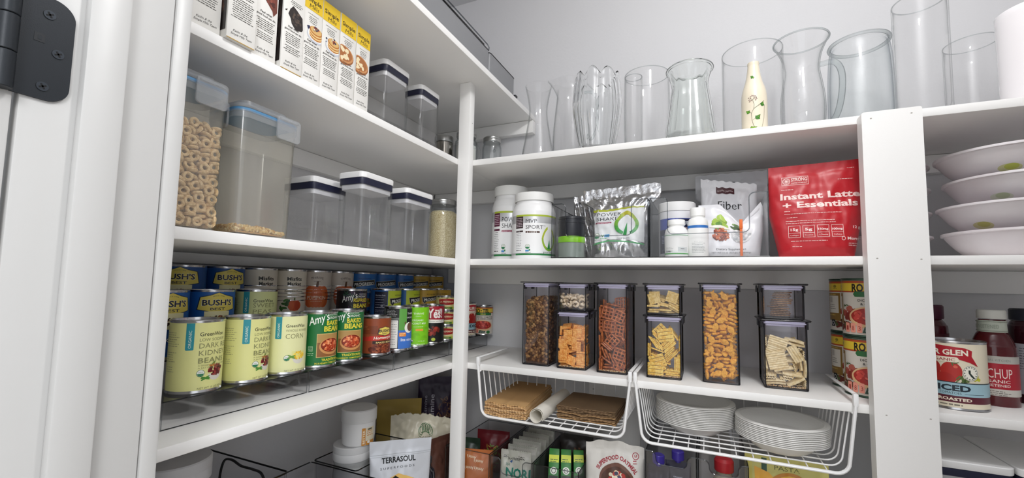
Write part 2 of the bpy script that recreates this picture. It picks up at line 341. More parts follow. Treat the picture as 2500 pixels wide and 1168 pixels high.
# settled poses of the loose snacks: x, y, z, rotation as whole numbers
POSES = dict(
fish=(48,-54,-123,-127,0,48,-19,-52,-123,127,0,-54,-29,8,-123,0,-127,45,17,-5,-123,-127,0,-38,-71,-18,-119,-73,-10,50,-48,-53,-119,88,9,68,80,-54,-118,-64,-15,
-64,64,-12,-118,20,26,103,6,-45,-117,40,-90,-24,-75,-62,-115,63,47,-52,-14,2,-115,-127,0,63,25,-19,-115,1,5,-53,-20,-54,-111,-76,10,76,53,-55,-111,-76,
10,-80,-39,-7,-107,116,-49,12,32,-32,-107,-1,122,58,17,-74,-107,63,64,-1,-70,-4,-107,126,3,-53,70,-11,-106,-17,27,48,16,8,-105,29,-4,-102,-46,-54,-105,
28,-14,-59,-1,-37,-101,-14,3,91,80,-57,-100,-63,-23,63,48,-54,-99,-1,-2,79,55,1,-98,18,-13,-108,-71,-45,-98,13,3,-55,-62,7,-95,26,-10,18,-23,-44,-93,118,
-3,10,-12,-74,-92,-64,-10,0,30,-54,-91,-1,-125,-47,3,-6,-91,-90,-5,-9,57,7,-90,20,-122,3,-71,-53,-90,10,8,-74,69,-36,-89,103,9,49,-68,0,-87,-9,-101,-44,
24,-54,-83,-126,2,-47,62,13,-83,-20,-8,-20,61,-28,-82,16,106,2,-18,-26,-82,73,6,82,-28,-52,-80,-52,20,85,-63,-10,-80,-23,-16,110,-61,-64,-79,7,-15,-11,
20,-7,-79,-113,1,4,68,-60,-77,-8,31,-85,20,-64,-76,2,1,-10,-61,-26,-75,-101,-8,16,-24,11,-73,-7,-11,1,22,-24,-73,-114,3,-3,70,-23,-69,0,-101,80,-63,-37,
-68,26,-12,20,-22,-63,-67,9,1,-13,23,-30,-65,13,-5,21,61,8,-64,-99,-12,13,-70,-57,-63,12,-26,50,63,-64,-63,31,-26,-11,6,-4,-61,57,0,-118,21,-58,-61,-4,
32,-57,-71,-14,-61,1,41,79,-35,5,-59,-54,36,37,65,-28,-57,110,12,38,-50,-64,-57,-99,0,8,-23,-36,-57,82,17,-20,40,-74,-53,-64,2,0,23,-12,-51,-3,-104,-30,
62,1,-50,68,-4,-20,-69,-57,-47,-121,-19,-47,-8,-18,-47,-64,-12,84,-11,-65,-47,11,-6,-117,80,-53,-46,63,13,-64,-67,-6,-45,54,-17,-92,39,-33,-44,68,-6,58,
58,-44,-42,-59,7,59,-38,-28,-42,-12,25,-123,7,11,-39,-27,0,-10,63,3,-37,8,7,-22,-23,-64,-37,14,5,125,16,-57,-36,-62,15,85,-80,-57,-35,-63,-26,-64,71,-53,
-32,17,-2,54,-40,-10,-32,91,0,12,34,-26,-31,15,5,-54,-50,-55,-31,-9,14,52,-80,8,-30,63,29,63,64,2,-29,6,8,-31,5,10,-29,-8,26,39,-11,-54,-27,-12,114,-52,
45,-58,-23,16,-6,-30,-70,-52,-23,5,-112,52,66,-8,-21,-6,112,42,80,-54,-20,-63,-16,63,-30,-54,-20,8,-122,48,15,-22,-19,-97,-42,23,-62,-29,-18,113,7,20,18,
10,-18,-28,16,-3,13,-59,-16,-11,-11,-36,-31,11,-16,-8,-99,-55,-69,4,-14,-3,14,59,62,-29,-12,38,124,21,-27,-5,-11,-103,17,-26,-66,-58,-9,-3,-113,-42,7,-45,
-9,111,-1,-9,63,-74,-9,63,101,0,63,-9,-7,-33,-22,4,-27,-63,-5,-34,81,-32,-45,-18,-4,-6,-28,75,-67,9,-2,69,18,35,27,8,-2,18,-2,-21,-63,-61,-1,10,11,-21,
62,-43,-1,-17,115,17,19,-74,-1,-63,124,0,23,-39,2,-67,25,41,7,-27,4,-52,-74,32,-19,-31,4,67,-28,-87,-58,-23,5,-28,-1,-126,53,-64,7,-14,10,-9,-64,-58,8,
-12,120,32,25,12,8,-11,112,13,63,-10,10,-38,16,-109,58,-29,13,40,2,5,-26,-1,14,57,19,3,7,-72,14,63,102,-4,62,-64,15,6,-111,13,-58,-64,15,12,7,-8,19,8,16,
18,4,-35,-70,-16,16,-5,116,-53,-18,-19,20,-58,8,-121,18,-52,21,-64,-25,-3,-17,-57,22,-32,19,85,66,-57,22,16,2,87,-60,-64,24,11,8,-12,60,-1,24,-13,-117,
-13,-22,15,25,115,11,-12,26,-17,26,-48,-1,-34,-62,-18,29,-51,-6,35,-72,4,29,-15,77,-42,63,-17,30,11,12,-21,-30,-30,31,17,119,47,63,-58,32,-16,5,-24,19,
-72,33,-64,28,-3,-38,-74,34,-64,121,0,-5,14,36,46,-17,-54,12,-46,36,68,-26,-8,-63,-44,37,-110,-12,25,58,14,37,35,121,-2,63,-42,39,112,6,-21,13,-27,41,-58,
-35,-10,-19,12,43,3,48,-122,-63,-53,44,18,-10,21,59,-74,46,-64,-9,0,25,-9,46,59,-103,-3,-19,-59,48,38,35,62,59,-44,48,12,-11,122,-47,2,48,1,-22,40,-21,
-19,49,-49,80,31,-80,-16,49,63,-63,64,71,0,49,-21,95,52,0,-57,51,47,-8,86,-59,-74,53,64,12,0,-55,-44,55,-124,-5,10,40,-63,57,-19,113,-13,22,-19,59,-4,-13,
125,80,-56,60,-63,-22,-64,-62,-3,60,99,4,-21,65,-5,61,-25,-99,-14,-9,-57,63,124,-3,32,10,7,63,42,107,-8,-50,-52,65,6,0,54,65,-21,66,33,-17,31,-80,-50,66,
64,-7,-63,32,-33,70,-84,6,-76,-19,-12,70,14,-104,-62,21,-74,71,63,35,0,66,-57,71,-14,5,40,-29,-62,72,3,5,13,15,-32,74,-83,-2,-71,-64,-11,75,52,19,-18,-70,
-51,78,-1,124,53,-19,-19,79,0,101,88,-26,-63,80,-124,5,13,43,-14,81,-113,13,52,0,5,81,-42,-24,-52,80,-26,81,-64,-3,-63,),
ring=(36,-35,-124,0,0,79,-28,12,-124,0,0,-111,-83,-32,-124,0,0,102,-18,-71,-124,0,0,-79,90,-33,-124,0,0,107,-54,-71,-124,0,0,111,19,-1,-124,127,0,47,-91,-69,
-124,0,127,-49,61,-8,-124,127,0,15,-1,-37,-124,0,0,53,90,-70,-124,0,127,-56,42,-71,-123,2,0,48,92,10,-122,6,-116,14,-91,6,-120,-13,101,43,-48,-37,-120,
-15,29,-119,-34,-16,-120,36,13,-38,-62,-2,-120,49,-15,71,13,-71,-120,62,-16,-63,-91,-71,-117,0,127,-48,32,-10,-117,0,0,89,-41,-71,-117,0,0,16,88,-27,-117,
0,0,-48,75,-71,-117,4,115,16,40,-71,-117,2,-125,-48,-91,-20,-116,1,3,-79,-9,-9,-116,44,-22,102,92,8,-114,12,7,79,-12,-71,-114,12,25,20,5,-39,-114,-27,-117,
5,41,-44,-113,18,-95,39,-70,-41,-113,-49,15,38,-27,10,-113,-34,-43,-9,-59,-54,-113,29,-46,-62,65,-15,-113,88,-45,16,101,-71,-113,64,-16,-63,49,8,-111,-12,
53,16,-91,-71,-110,127,0,-48,33,-17,-110,0,127,9,84,-40,-110,0,0,-119,-91,-27,-110,126,-3,48,7,7,-110,-50,-5,125,61,-71,-110,0,126,16,-57,-9,-110,-13,-110,
-24,-25,-23,-109,-26,109,-7,22,-71,-109,1,-1,-111,-91,0,-109,83,-15,-7,92,15,-108,12,7,79,-44,-71,-107,-122,25,-15,-1,-45,-106,-9,26,-63,-35,-35,-106,-30,
13,111,91,-20,-104,33,-114,10,-91,-71,-104,0,-127,48,31,-34,-103,1,0,121,91,-71,-103,6,124,48,-65,-46,-103,125,-1,-48,1,-14,-102,43,38,88,21,-71,-102,125,
0,-16,57,-71,-102,-7,2,79,-30,-71,-102,-26,-126,38,59,-35,-101,-68,-18,-52,-91,-22,-101,17,5,-15,-27,7,-101,-101,-6,15,40,4,-101,-2,97,-3,-62,0,-100,-5,
119,-47,91,-44,-100,-64,-16,0,74,-7,-99,99,-23,-25,-3,-49,-98,0,100,79,23,3,-98,29,-9,-53,-91,-71,-97,-127,0,48,32,-35,-97,0,126,-56,-57,-35,-97,1,-125,
16,91,-71,-96,-121,-3,-48,74,9,-96,18,96,-41,57,-71,-96,-124,-6,-17,21,-71,-95,4,-127,16,-15,-72,-95,22,-17,39,-30,-14,-94,85,39,35,-91,-37,-94,-2,126,
-48,-57,-69,-94,-2,0,-48,-57,5,-93,9,123,25,-24,-39,-92,34,-7,-84,-92,-3,-92,100,20,4,0,4,-92,33,44,109,101,-10,-92,63,-35,-63,10,-23,-91,1,117,-39,46,
-19,-91,127,9,30,77,-36,-90,4,-113,63,-91,-71,-90,0,0,16,-57,-35,-90,2,1,79,90,-69,-90,0,120,0,53,-70,-89,126,-7,10,13,-59,-89,126,-10,-35,39,10,-87,6,
-102,49,-91,-37,-87,-2,1,79,-57,-71,-87,-125,2,47,-61,0,-87,-4,118,-39,-22,-71,-86,-8,-1,80,67,-12,-85,2,8,48,-91,-71,-83,0,0,-48,-57,-37,-83,-2,0,-16,
-22,-34,-83,106,15,47,41,-35,-83,3,-8,46,43,-71,-83,3,8,-111,91,-71,-83,3,121,16,10,-13,-83,-123,4,-32,9,-53,-82,1,11,104,91,-35,-82,-2,1,18,91,11,-81,
-119,20,-45,-38,-4,-81,-86,-5,44,-76,-2,-81,-5,117,-44,-91,-37,-81,2,1,-79,-57,-71,-80,0,3,16,65,-13,-78,-5,7,11,-22,-5,-77,33,-28,63,75,-71,-77,-8,124,
-48,-91,-70,-77,0,0,48,-55,-37,-76,-1,-1,-47,-5,-71,-76,-3,17,-109,40,-71,-76,8,-3,-48,5,-16,-76,-126,-6,58,35,-34,-76,0,9,-68,-31,-70,-76,-63,-44,-63,
-91,0,-75,124,-11,-11,91,-35,-75,-1,2,48,37,2,-75,-26,4,43,-91,-37,-74,1,-2,-16,-57,-71,-74,-125,2,48,0,-45,-73,59,-119,4,93,-2,-72,-64,17,-94,59,-43,-72,
-72,35,38,75,14,-71,104,-34,3,101,-71,-71,-63,-48,-64,-29,-36,-71,45,36,50,-60,15,-70,-90,24,12,75,-71,-70,8,3,-79,-91,-71,-70,0,0,-111,-57,-37,-70,-1,
1,16,-3,-20,-69,2,-5,51,-57,-10,-69,-69,-40,5,33,-35,-69,-6,120,30,90,-36,-68,2,-1,-106,15,-71,-68,83,14,-56,-91,-2,-68,122,-12,-18,-91,-37,-67,-1,125,
-17,-57,-71,-67,-2,2,-16,61,-17,-67,35,17,101,-18,-71,-66,22,8,50,31,-71,-66,-44,-14,-71,32,10,-65,-84,-74,13,-91,-71,-63,0,0,-111,46,-71,-63,-83,14,56,
-33,-4,-63,-17,-36,-78,75,-71,-63,-123,-8,-16,-9,-30,-62,-120,1,49,91,-37,-62,2,127,-12,-90,5,-61,-13,-2,25,92,-2,-61,14,6,-108,-91,-36,-60,-1,125,-16,
44,-35,-60,16,-14,4,-9,8,-60,2,114,46,-40,-37,-60,-98,-10,-52,-14,-69,-60,-10,-106,18,18,-15,-59,74,-48,56,-65,-35,-59,-63,-15,63,60,1,-58,65,-21,-60,68,
-67,-57,-8,123,-43,-42,-71,-57,-97,-42,-20,101,-71,-57,-63,-16,-64,-91,-71,-57,127,0,-48,-62,4,-57,-11,-24,-115,-60,-72,-56,-46,-19,68,1,-71,-55,105,9,
-50,-7,-34,-55,-7,-1,-76,91,-35,-55,125,-1,-16,87,3,-55,126,-15,-23,-91,-37,-54,2,1,-80,-11,3,-54,-10,120,0,23,-71,-53,-9,-108,18,58,-35,-51,-124,24,16,
58,-71,-51,8,-3,-48,30,-14,-50,16,6,50,-91,-71,-50,0,0,48,-44,-8,-50,-34,39,18,-91,-12,-50,-43,-46,-19,-50,-36,-50,-7,-4,-78,6,-39,-49,8,15,18,-91,7,-48,
52,112,-4,-9,-5,-47,-6,11,-107,-50,9,-47,46,19,112,-36,-71,-47,0,3,16,91,-71,-47,-2,-4,16,45,-5,-46,-5,-111,13,-17,-52,-45,-60,-41,-36,77,-18,-45,29,29,
-96,101,-18,-45,63,-17,-63,-69,-56,-44,59,88,-36,56,-70,-44,-3,-8,16,91,-44,-44,63,-48,0,18,-71,-44,-126,-2,-16,-92,-38,-43,-54,13,22,-91,-71,-43,0,0,111,
25,-35,-43,-5,11,-51,-49,-37,-43,-119,1,67,-37,-71,-40,2,-125,-16,91,-71,-40,-2,123,-16,-27,-9,-40,-119,-6,57,13,-1,-39,8,8,-3,59,-34,-39,21,73,51,-1,-33,
-38,-101,6,-76,57,-71,-37,8,-3,-48,-91,-14,-37,106,10,11,6,-71,-37,-1,2,111,64,-4,-37,117,-46,25,-91,-71,-37,0,-127,15,34,-44,-36,127,5,-49,92,10,-36,-111,
-3,49,-51,-36,-36,-5,-121,33,47,-3,-34,-81,-4,-47,91,-25,-34,-126,0,16,20,-7,-34,-8,-119,-4,-24,-12,-33,-117,-1,35,91,-67,-33,4,2,-79,-90,2,-33,-20,11,
12,-55,-71,-33,-125,-10,-48,53,-71,-31,-119,-3,-48,5,-71,-30,2,126,48,-27,-71,-30,75,-16,-69,-20,-46,-30,-59,-39,-17,-91,-69,-30,127,0,17,-91,-41,-29,-74,
109,-6,92,8,-29,-3,-111,-14,-62,-20,-29,-121,-16,-39,-9,-22,-28,6,-120,-62,29,-16,-28,3,-11,81,91,-35,-27,0,-126,-48,-57,-61,-27,-2,117,-49,91,-71,-27,
4,125,48,53,-44,-26,64,-79,0,63,-14,-26,2,18,-14,16,-44,-26,62,-90,1,-83,14,-24,-9,-14,71,54,-71,-24,-3,119,-16,18,-71,-23,1,-2,-16,-91,-71,-23,0,-127,
16,-74,-19,-23,-2,17,97,3,8,-23,-114,5,3,91,-1,-22,16,8,27,-101,-18,-22,64,35,-63,-34,15,-21,90,9,-46,30,-18,-21,-11,-3,-111,-40,-21,-21,-13,-41,120,-61,
-53,-21,117,-4,8,-16,-71,-20,2,6,16,91,-71,-20,-1,-4,16,-57,9,-20,-20,-93,37,-11,-36,-17,41,7,37,-27,-24,-17,16,-87,-40,56,-70,-17,-8,3,79,75,-30,-17,-60,
-15,30,92,-37,-17,57,-83,37,21,-71,-17,-2,126,-48,-91,-71,-16,0,0,-111,5,5,-16,10,-10,47,51,6,-15,-119,19,-15,-91,-44,-15,64,-79,2,66,-16,-15,53,75,21,
-91,11,-15,33,25,-7,-84,-16,-14,105,31,-44,-21,-71,-13,3,-121,-16,35,-45,-13,9,-71,58,91,-71,-13,-125,-4,-16,-58,-35,-13,14,-4,-33,-57,-71,-13,2,-7,79,
25,-18,-13,15,-2,50,0,-43,-13,-41,-12,-93,92,-3,-12,103,26,-23,13,-71,-10,-2,-1,48,57,-71,-10,-119,-3,-48,-91,-71,-10,0,127,-48,-12,2,-9,-100,-3,-43,-54,
-12,-8,39,123,-15,59,11,-8,8,20,-18,36,-20,-7,-3,-112,-9,91,-71,-6,1,4,-111,-56,-71,-6,-120,2,16,-57,6,-6,-39,-9,-19,23,8,-6,-64,-2,-3,91,-35,-5,-4,-9,
48,-91,-5,-4,114,6,54,56,-37,-4,12,11,15,-30,-37,-4,-43,-20,14,-21,-3,-4,104,-16,58,-65,-45,-3,-49,65,36,-13,-71,-3,-60,-48,-65,-91,-71,-3,0,127,-48,5,
-35,-3,-17,19,-12,-30,-71,-2,-65,-16,65,-91,-31,-2,-21,-37,92,29,-69,-2,1,-34,126,73,-5,-2,-127,-1,-56,101,-1,-1,64,-60,-64,56,-71,0,121,14,-17,4,-71,0,
66,47,-60,91,-71,0,-126,-4,-16,-57,-71,1,2,-120,-48,25,-18,1,-123,3,39,91,-35,2,4,118,47,-29,-10,2,-104,16,-68,-92,2,2,114,4,48,-91,-71,4,-127,0,48,-3,
4,4,-41,-10,-66,-44,-24,5,-31,104,-19,57,-33,5,-2,-121,-53,26,-51,6,40,21,114,-91,-38,6,39,14,-7,-4,-32,7,-8,119,-48,56,-71,7,-14,-121,49,91,-71,7,1,-4,
-16,-58,-48,8,115,-6,-54,87,1,8,31,10,-62,91,-35,8,-4,-9,47,-61,6,9,-28,22,111,-23,-54,9,10,-53,-102,-91,-71,10,127,0,-15,34,-25,11,-111,7,-73,38,5,11,
-44,-118,-19,-47,-72,11,-73,-16,31,-18,-81,11,-64,-29,0,-91,-5,11,-6,-10,82,72,-5,12,30,-14,-37,12,3,12,64,-21,-63,-32,14,12,28,-14,88,-12,-31,13,8,119,
18,91,-71,14,-1,4,111,56,-71,14,-14,6,-49,-54,-41,14,-8,11,2,6,-71,15,85,4,-46,59,-36,15,60,-42,-76,91,-35,15,9,3,-48,23,-33,16,111,-7,54,-91,-15,17,6,
10,-47,-91,-71,17,-127,0,48,-39,-11,17,-106,27,-52,-12,2,18,41,12,75,32,-70,19,-87,11,-71,-90,-45,19,58,-110,2,91,0,19,-18,5,-31,-72,3,20,-24,40,1,58,-12,
21,2,-94,62,91,-71,21,125,-4,16,-58,-71,21,-121,1,-14,5,-41,22,-1,-5,0,88,-36,22,-7,-8,47,-24,-31,23,-29,44,-54,-32,-66,23,-43,30,-49,-52,-24,23,0,25,-57,
57,-71,23,-11,-29,-107,13,-6,24,-120,30,-27,-17,-69,25,-48,13,-58,-91,-28,26,66,110,1,92,0,27,11,15,48,37,-50,27,-15,95,-70,-53,11,27,-6,106,10,27,-14,
27,-31,7,-90,91,-71,27,-4,2,79,13,-81,28,64,-100,0,-101,7,28,63,-27,63,-91,-63,28,-65,48,-1,-91,-80,28,63,-16,0,-2,-38,28,5,127,57,58,3,29,-105,-1,-21,
-59,-50,29,-9,11,4,65,-48,30,-24,-101,35,-14,14,31,-48,21,105,-21,-3,31,19,78,54,-55,-81,31,64,-49,0,37,-23,31,31,-3,33,-32,-30,33,8,3,-90,-76,-11,33,86,
46,-10,),
pret=(-22,-27,-124,0,0,0,42,54,-124,127,0,5,49,58,-119,0,-127,-63,-21,-43,-119,0,-127,-1,51,-40,-118,20,0,-64,50,53,-113,127,0,63,-19,-25,-113,0,-127,4,50,-88,
-112,63,0,-127,-79,17,-112,64,0,-64,-79,-57,-112,-126,63,1,-65,57,-112,2,63,2,-66,-57,-112,-63,0,64,0,54,-110,-3,-21,6,22,-44,-104,-43,0,-63,-38,-44,-100,
0,-24,-127,19,56,-99,-21,0,63,-46,55,-98,126,30,-1,32,-21,-98,-12,-87,15,54,-19,-97,127,34,0,65,58,-96,-64,0,63,79,58,-96,-53,-64,53,-6,-47,-95,-7,-80,
8,-41,58,-93,0,-30,127,79,-44,-86,-4,64,-4,-32,-56,-85,-6,-80,7,-8,58,-85,-40,-4,-57,-25,46,-84,-110,38,29,50,-88,-83,-63,-63,0,-79,-45,-83,63,0,64,34,
-11,-81,125,8,-8,-52,-58,-80,80,0,-63,-51,30,-75,38,-110,-42,21,74,-72,63,-23,0,-39,-55,-67,-2,-100,1,79,45,-66,59,-64,68,23,-45,-66,31,-11,53,65,31,-66,
63,1,64,4,27,-65,-31,-2,-71,22,27,-64,-31,-1,-70,-27,-58,-64,-2,-27,-127,-52,28,-61,99,-1,-62,-49,58,-55,-28,-1,-62,-79,-58,-53,-63,0,-64,1,-88,-51,63,
-36,0,34,58,-49,1,2,127,48,-16,-48,94,53,-10,36,-56,-47,-57,-30,-34,43,-43,-47,57,97,-34,30,58,-43,-125,-1,-64,-22,-42,-43,50,4,67,-37,-44,-43,50,-1,69,
-65,-57,-41,-63,2,-63,-18,57,-39,123,-53,4,79,-9,-38,64,-39,-64,-32,56,-38,9,75,9,31,58,-38,-1,-2,0,-44,57,-34,74,2,64,13,-21,-32,26,-8,-61,34,58,-32,-125,
-1,-64,-56,57,-30,53,-1,-63,-79,58,-29,-64,0,-64,35,58,-26,125,1,63,-34,-16,-25,4,-117,0,35,-74,-24,-80,-36,0,-79,-24,-22,-63,14,64,15,40,-20,126,0,5,79,
58,-15,-1,63,-1,12,-15,-14,-127,-1,-56,-16,-88,-14,-63,-122,0,59,-30,-13,-57,-62,-63,-43,58,-13,-2,7,0,-50,-74,-12,-9,-64,-54,79,-42,-10,64,43,64,-51,-28,
-10,94,-3,-58,-11,44,-8,-2,4,0,64,44,-7,-36,-63,-89,1,44,-3,-123,2,63,30,-44,1,126,-30,-1,15,-36,3,10,28,-114,47,44,3,-12,-58,12,-31,-31,5,-2,5,67,3,54,
7,2,123,63,-65,57,7,64,61,-63,-79,57,7,63,-61,64,-35,-27,10,5,2,-126,-40,56,11,7,51,-120,42,-88,12,-64,9,0,79,58,14,63,0,64,-35,-17,15,-2,5,64,42,-29,17,
3,-7,-68,-79,-56,18,63,62,-64,-28,-88,20,-64,9,0,-35,-17,21,2,-5,-64,7,58,21,1,-20,-127,39,-27,23,2,-119,64,36,58,23,111,-2,-63,-35,-20,27,122,-2,4,43,
-17,28,120,-2,-1,-51,57,29,-64,-62,-63,36,58,29,-16,-2,-63,-49,-18,34,3,5,64,36,58,35,-111,2,64,-78,57,37,-63,-61,63,-15,57,39,124,-35,3,1,-44,39,119,3,
-24,79,50,44,63,0,64,50,-3,45,-58,6,104,33,-9,45,-34,-71,-53,),
crk=(-53,-47,-125,0,0,116,30,-42,-125,0,0,-35,18,-55,-120,0,-127,59,-56,-42,-120,0,0,71,62,-47,-117,-7,-106,3,-61,-62,-116,0,0,-127,3,-7,-116,0,0,5,62,-59,-112,
21,-6,63,-61,-62,-111,0,0,0,-5,-57,-108,-118,-1,70,62,-51,-106,-21,6,-64,-30,6,-105,-6,113,68,-1,-48,-104,-9,0,-62,49,-7,-101,60,-43,5,62,-48,-101,-106,
-6,64,-88,-4,-100,-63,-25,-64,-23,-7,-98,-118,1,62,-11,-38,-93,-115,-9,48,-53,-90,-92,64,-11,0,62,-45,-92,-17,-18,-119,-3,-41,-90,-116,10,-7,53,-90,-88,
-64,-51,0,-49,-73,-88,-66,109,-8,62,-45,-86,-20,16,-64,),
rect=(48,-38,-125,0,-127,0,-47,-43,-125,0,-127,-2,50,-47,-122,0,0,-63,-41,-30,-122,0,0,-77,41,-51,-118,0,0,123,48,-51,-115,0,-127,0,-48,-91,-111,64,0,0,55,-50,
-111,0,0,-64,-39,-6,-108,-12,-14,61,-24,8,-108,13,-13,-1,-31,-45,-106,-17,-20,72,-43,-50,-105,-22,112,0,63,-49,-94,-63,0,64,72,-49,-94,64,0,64,-38,-83,
-92,-57,-13,-2,81,-56,-91,-60,63,67,90,-56,-91,-63,63,64,-2,-29,-90,11,-12,66,-33,5,-78,-12,6,-67,53,-44,-78,12,-31,-17,-36,-38,-77,-116,-7,63,30,-40,-77,
95,-9,55,44,-45,-76,11,-31,-15,34,-46,-70,32,3,-66,-90,-44,-68,-63,-7,-64,-37,-48,-68,-12,-7,-63,-81,-45,-68,-64,52,63,31,-48,-66,95,0,64,37,-56,-58,0,
-32,0,34,-56,-55,0,95,0,-31,-47,-54,-12,36,-13,-46,-45,-52,12,-36,114,-25,-43,-51,-37,2,-60,-60,-43,-50,12,-91,-13,27,-48,-49,95,-3,68,90,-42,-46,-63,-9,
63,26,-54,-45,-4,32,-125,20,-46,-41,-4,32,-125,14,-46,-39,-122,-32,1,-42,-44,-36,-32,3,-58,11,-91,-28,-63,95,0,-36,-16,-24,13,-119,-57,-11,-82,-23,64,32,
0,55,-42,-23,-9,-38,-119,-13,-73,-23,-63,32,0,),
chex=(53,-65,-124,-127,0,0,-56,-32,-124,0,127,59,62,-65,-118,0,127,63,-61,-27,-118,127,0,62,62,-8,-116,-34,0,127,-4,-62,-115,126,-63,0,16,-65,-115,-67,0,-64,
-62,-64,-112,-115,0,0,-22,-17,-109,-127,61,0,51,-9,-107,1,-93,-65,62,-32,-105,-100,0,0,62,-52,-103,-27,0,-127,62,-88,-103,63,63,0,-62,-19,-102,0,60,-63,
-62,-4,-102,0,-60,64,-62,-88,-99,-63,0,0,-54,-72,-97,63,63,-1,-62,-42,-96,-1,-86,-63,13,2,-94,12,4,-62,62,-64,-89,0,8,63,8,-51,-87,9,13,-124,-62,2,-85,
117,0,0,1,-30,-83,-114,-8,-64,-62,-65,-82,0,0,63,85,-3,-82,-64,-8,63,-62,-50,-76,0,0,0,2,-36,-76,12,-9,-59,50,-8,-75,54,68,-42,31,-88,-71,-63,-62,0,2,-16,
-70,-7,13,85,-25,-3,-67,-126,-10,-26,-62,-88,-67,63,63,0,-45,7,-63,-5,-9,3,-85,-50,-61,-56,63,-56,-46,-62,-60,63,0,-115,61,-66,-59,23,-126,0,0,-72,-58,
63,-62,0,57,-2,-57,5,116,-56,62,-53,-55,1,104,-64,8,-29,-50,-23,47,96,-46,14,-48,19,-84,50,-44,-28,-47,15,-87,58,60,-29,-45,-7,-3,-125,-45,-10,-45,-45,
1,12,-36,-48,-44,20,88,-28,-27,-88,-42,64,-64,0,37,-88,-37,4,-63,59,-85,-37,-35,-64,-4,-63,62,-72,-34,-66,64,-2,83,-30,-30,-67,7,-64,-11,-30,-30,-7,8,-30,
67,-30,-30,-45,71,-45,30,-57,-29,-57,-60,14,11,-22,-26,118,5,-43,-47,-49,-22,8,17,-60,18,-20,-20,-122,9,21,),
cash=(-73,-74,-123,0,0,91,5,-13,-123,0,127,-33,66,8,-123,0,0,10,68,-77,-123,0,0,108,-30,-31,-121,-55,-8,29,-55,-56,-121,72,8,99,-1,-51,-121,55,8,81,-46,1,-121,
-55,8,-8,48,-29,-121,55,5,15,-22,-85,-121,-63,118,0,26,-85,-121,64,-9,0,-83,-9,-121,-64,-3,63,83,-27,-121,64,0,-63,51,-49,-121,-54,15,-107,27,-1,-116,-39,
-121,-18,-64,-28,-116,-94,9,20,21,-50,-115,-84,-1,76,-78,-69,-115,0,127,-54,83,-68,-114,-63,2,64,-33,-63,-114,-93,4,56,-9,-7,-113,-75,2,93,59,-69,-112,
1,-112,-73,72,-7,-112,-56,104,20,-69,6,-111,64,10,98,15,-84,-111,-67,118,1,34,-39,-111,-43,-4,-54,-31,-17,-110,53,9,91,-1,-54,-110,41,-11,-36,-54,-44,-109,
-26,-9,49,79,-36,-108,83,-28,-68,50,-25,-107,-85,0,74,-20,-69,-107,-94,-9,69,-83,-22,-106,-64,28,63,-26,15,-106,23,-9,-54,-80,-69,-105,-55,8,65,-51,-71,
-105,31,-14,41,58,-70,-104,-5,-113,-58,4,5,-104,22,21,-36,2,-35,-103,110,27,28,83,-74,-101,63,27,-64,7,-82,-100,-49,121,3,34,-26,-100,22,-18,-44,-73,-2,
-100,23,121,-34,71,-26,-99,-20,11,41,-29,-34,-99,-71,-9,-53,48,0,-99,26,-18,124,30,-57,-99,69,-30,-27,-59,-40,-99,45,-10,34,0,-14,-98,84,-19,0,-40,-75,
-98,-9,32,-48,-28,7,-96,-15,-20,23,-73,-74,-96,110,10,-38,57,-85,-95,64,-18,0,-15,-71,-93,-91,3,45,18,-37,-92,-33,118,37,11,15,-92,-93,-12,-45,62,-16,-92,
-77,2,9,-78,-32,-91,102,-28,-53,-42,-14,-90,-47,-10,126,69,13,-90,-118,-17,12,-17,-36,-89,-62,-5,-98,),
pita=(72,1,-124,-127,0,-64,1,-24,-124,0,127,37,-49,-71,-121,4,-3,0,-72,3,-119,0,127,64,59,-6,-119,127,0,50,-50,-70,-115,4,-3,0,90,-44,-112,-64,-13,64,45,-70,
-112,-115,-22,0,-72,-50,-109,0,127,64,-4,-49,-108,4,-4,63,-35,-3,-106,-63,-10,57,11,-49,-103,-4,4,-64,79,1,-100,-67,2,-72,-72,-49,-99,0,-13,63,-72,-8,-99,
0,-13,64,0,-40,-98,-5,-124,4,32,-70,-96,-15,-122,0,-12,0,-91,124,1,-64,20,13,-88,-65,-14,-64,-10,-70,-88,14,-10,0,57,-6,-86,-47,2,44,90,-71,-84,59,-64,
68,-40,-22,-81,24,-7,1,62,-44,-80,-68,-9,45,-35,-89,-79,-63,-10,0,-36,-33,-77,-103,-7,2,-90,-55,-76,64,47,-63,-58,8,-74,-45,68,19,77,-60,-72,-64,-54,64,
-4,-41,-71,-103,-7,2,4,-59,-69,22,-6,0,-66,-34,-64,58,21,-46,-46,-89,-61,-64,117,0,-50,-55,-56,-18,-115,4,90,-26,-56,-64,0,63,47,-89,-53,63,-84,0,40,-52,
-51,1,18,-125,-20,12,-50,-124,-5,-4,-45,-78,-47,53,-116,5,49,-37,-44,-110,0,-64,18,-48,-44,5,-16,-11,-32,3,-42,-17,6,-107,-32,-23,-41,-15,12,-93,-90,-23,
-37,-64,-16,-63,-11,-25,-37,-111,-10,30,33,8,-32,66,-9,-36,0,-35,-31,-17,123,27,49,-59,-31,-6,-119,-1,-34,-89,-28,-64,-115,0,-70,-35,-27,-44,-3,-55,47,
-63,-26,-5,-9,120,),
thin=(-1,-1,-125,0,0,-104,-3,0,-121,0,0,17,0,1,-117,0,0,-96,-4,1,-113,0,0,-48,-4,4,-109,0,0,88,-12,4,-105,0,0,-117,-91,-38,-102,0,-63,0,-5,0,-101,0,0,-56,-1,
-4,-97,0,0,111,3,0,-93,0,0,107,6,2,-89,0,0,115,8,9,-84,0,0,-73,10,14,-80,0,0,-96,7,3,-76,0,0,-87,17,2,-72,0,0,-50,17,7,-68,0,0,60,22,10,-64,0,0,59,19,7,
-60,0,0,83,19,12,-56,0,0,-60,),)
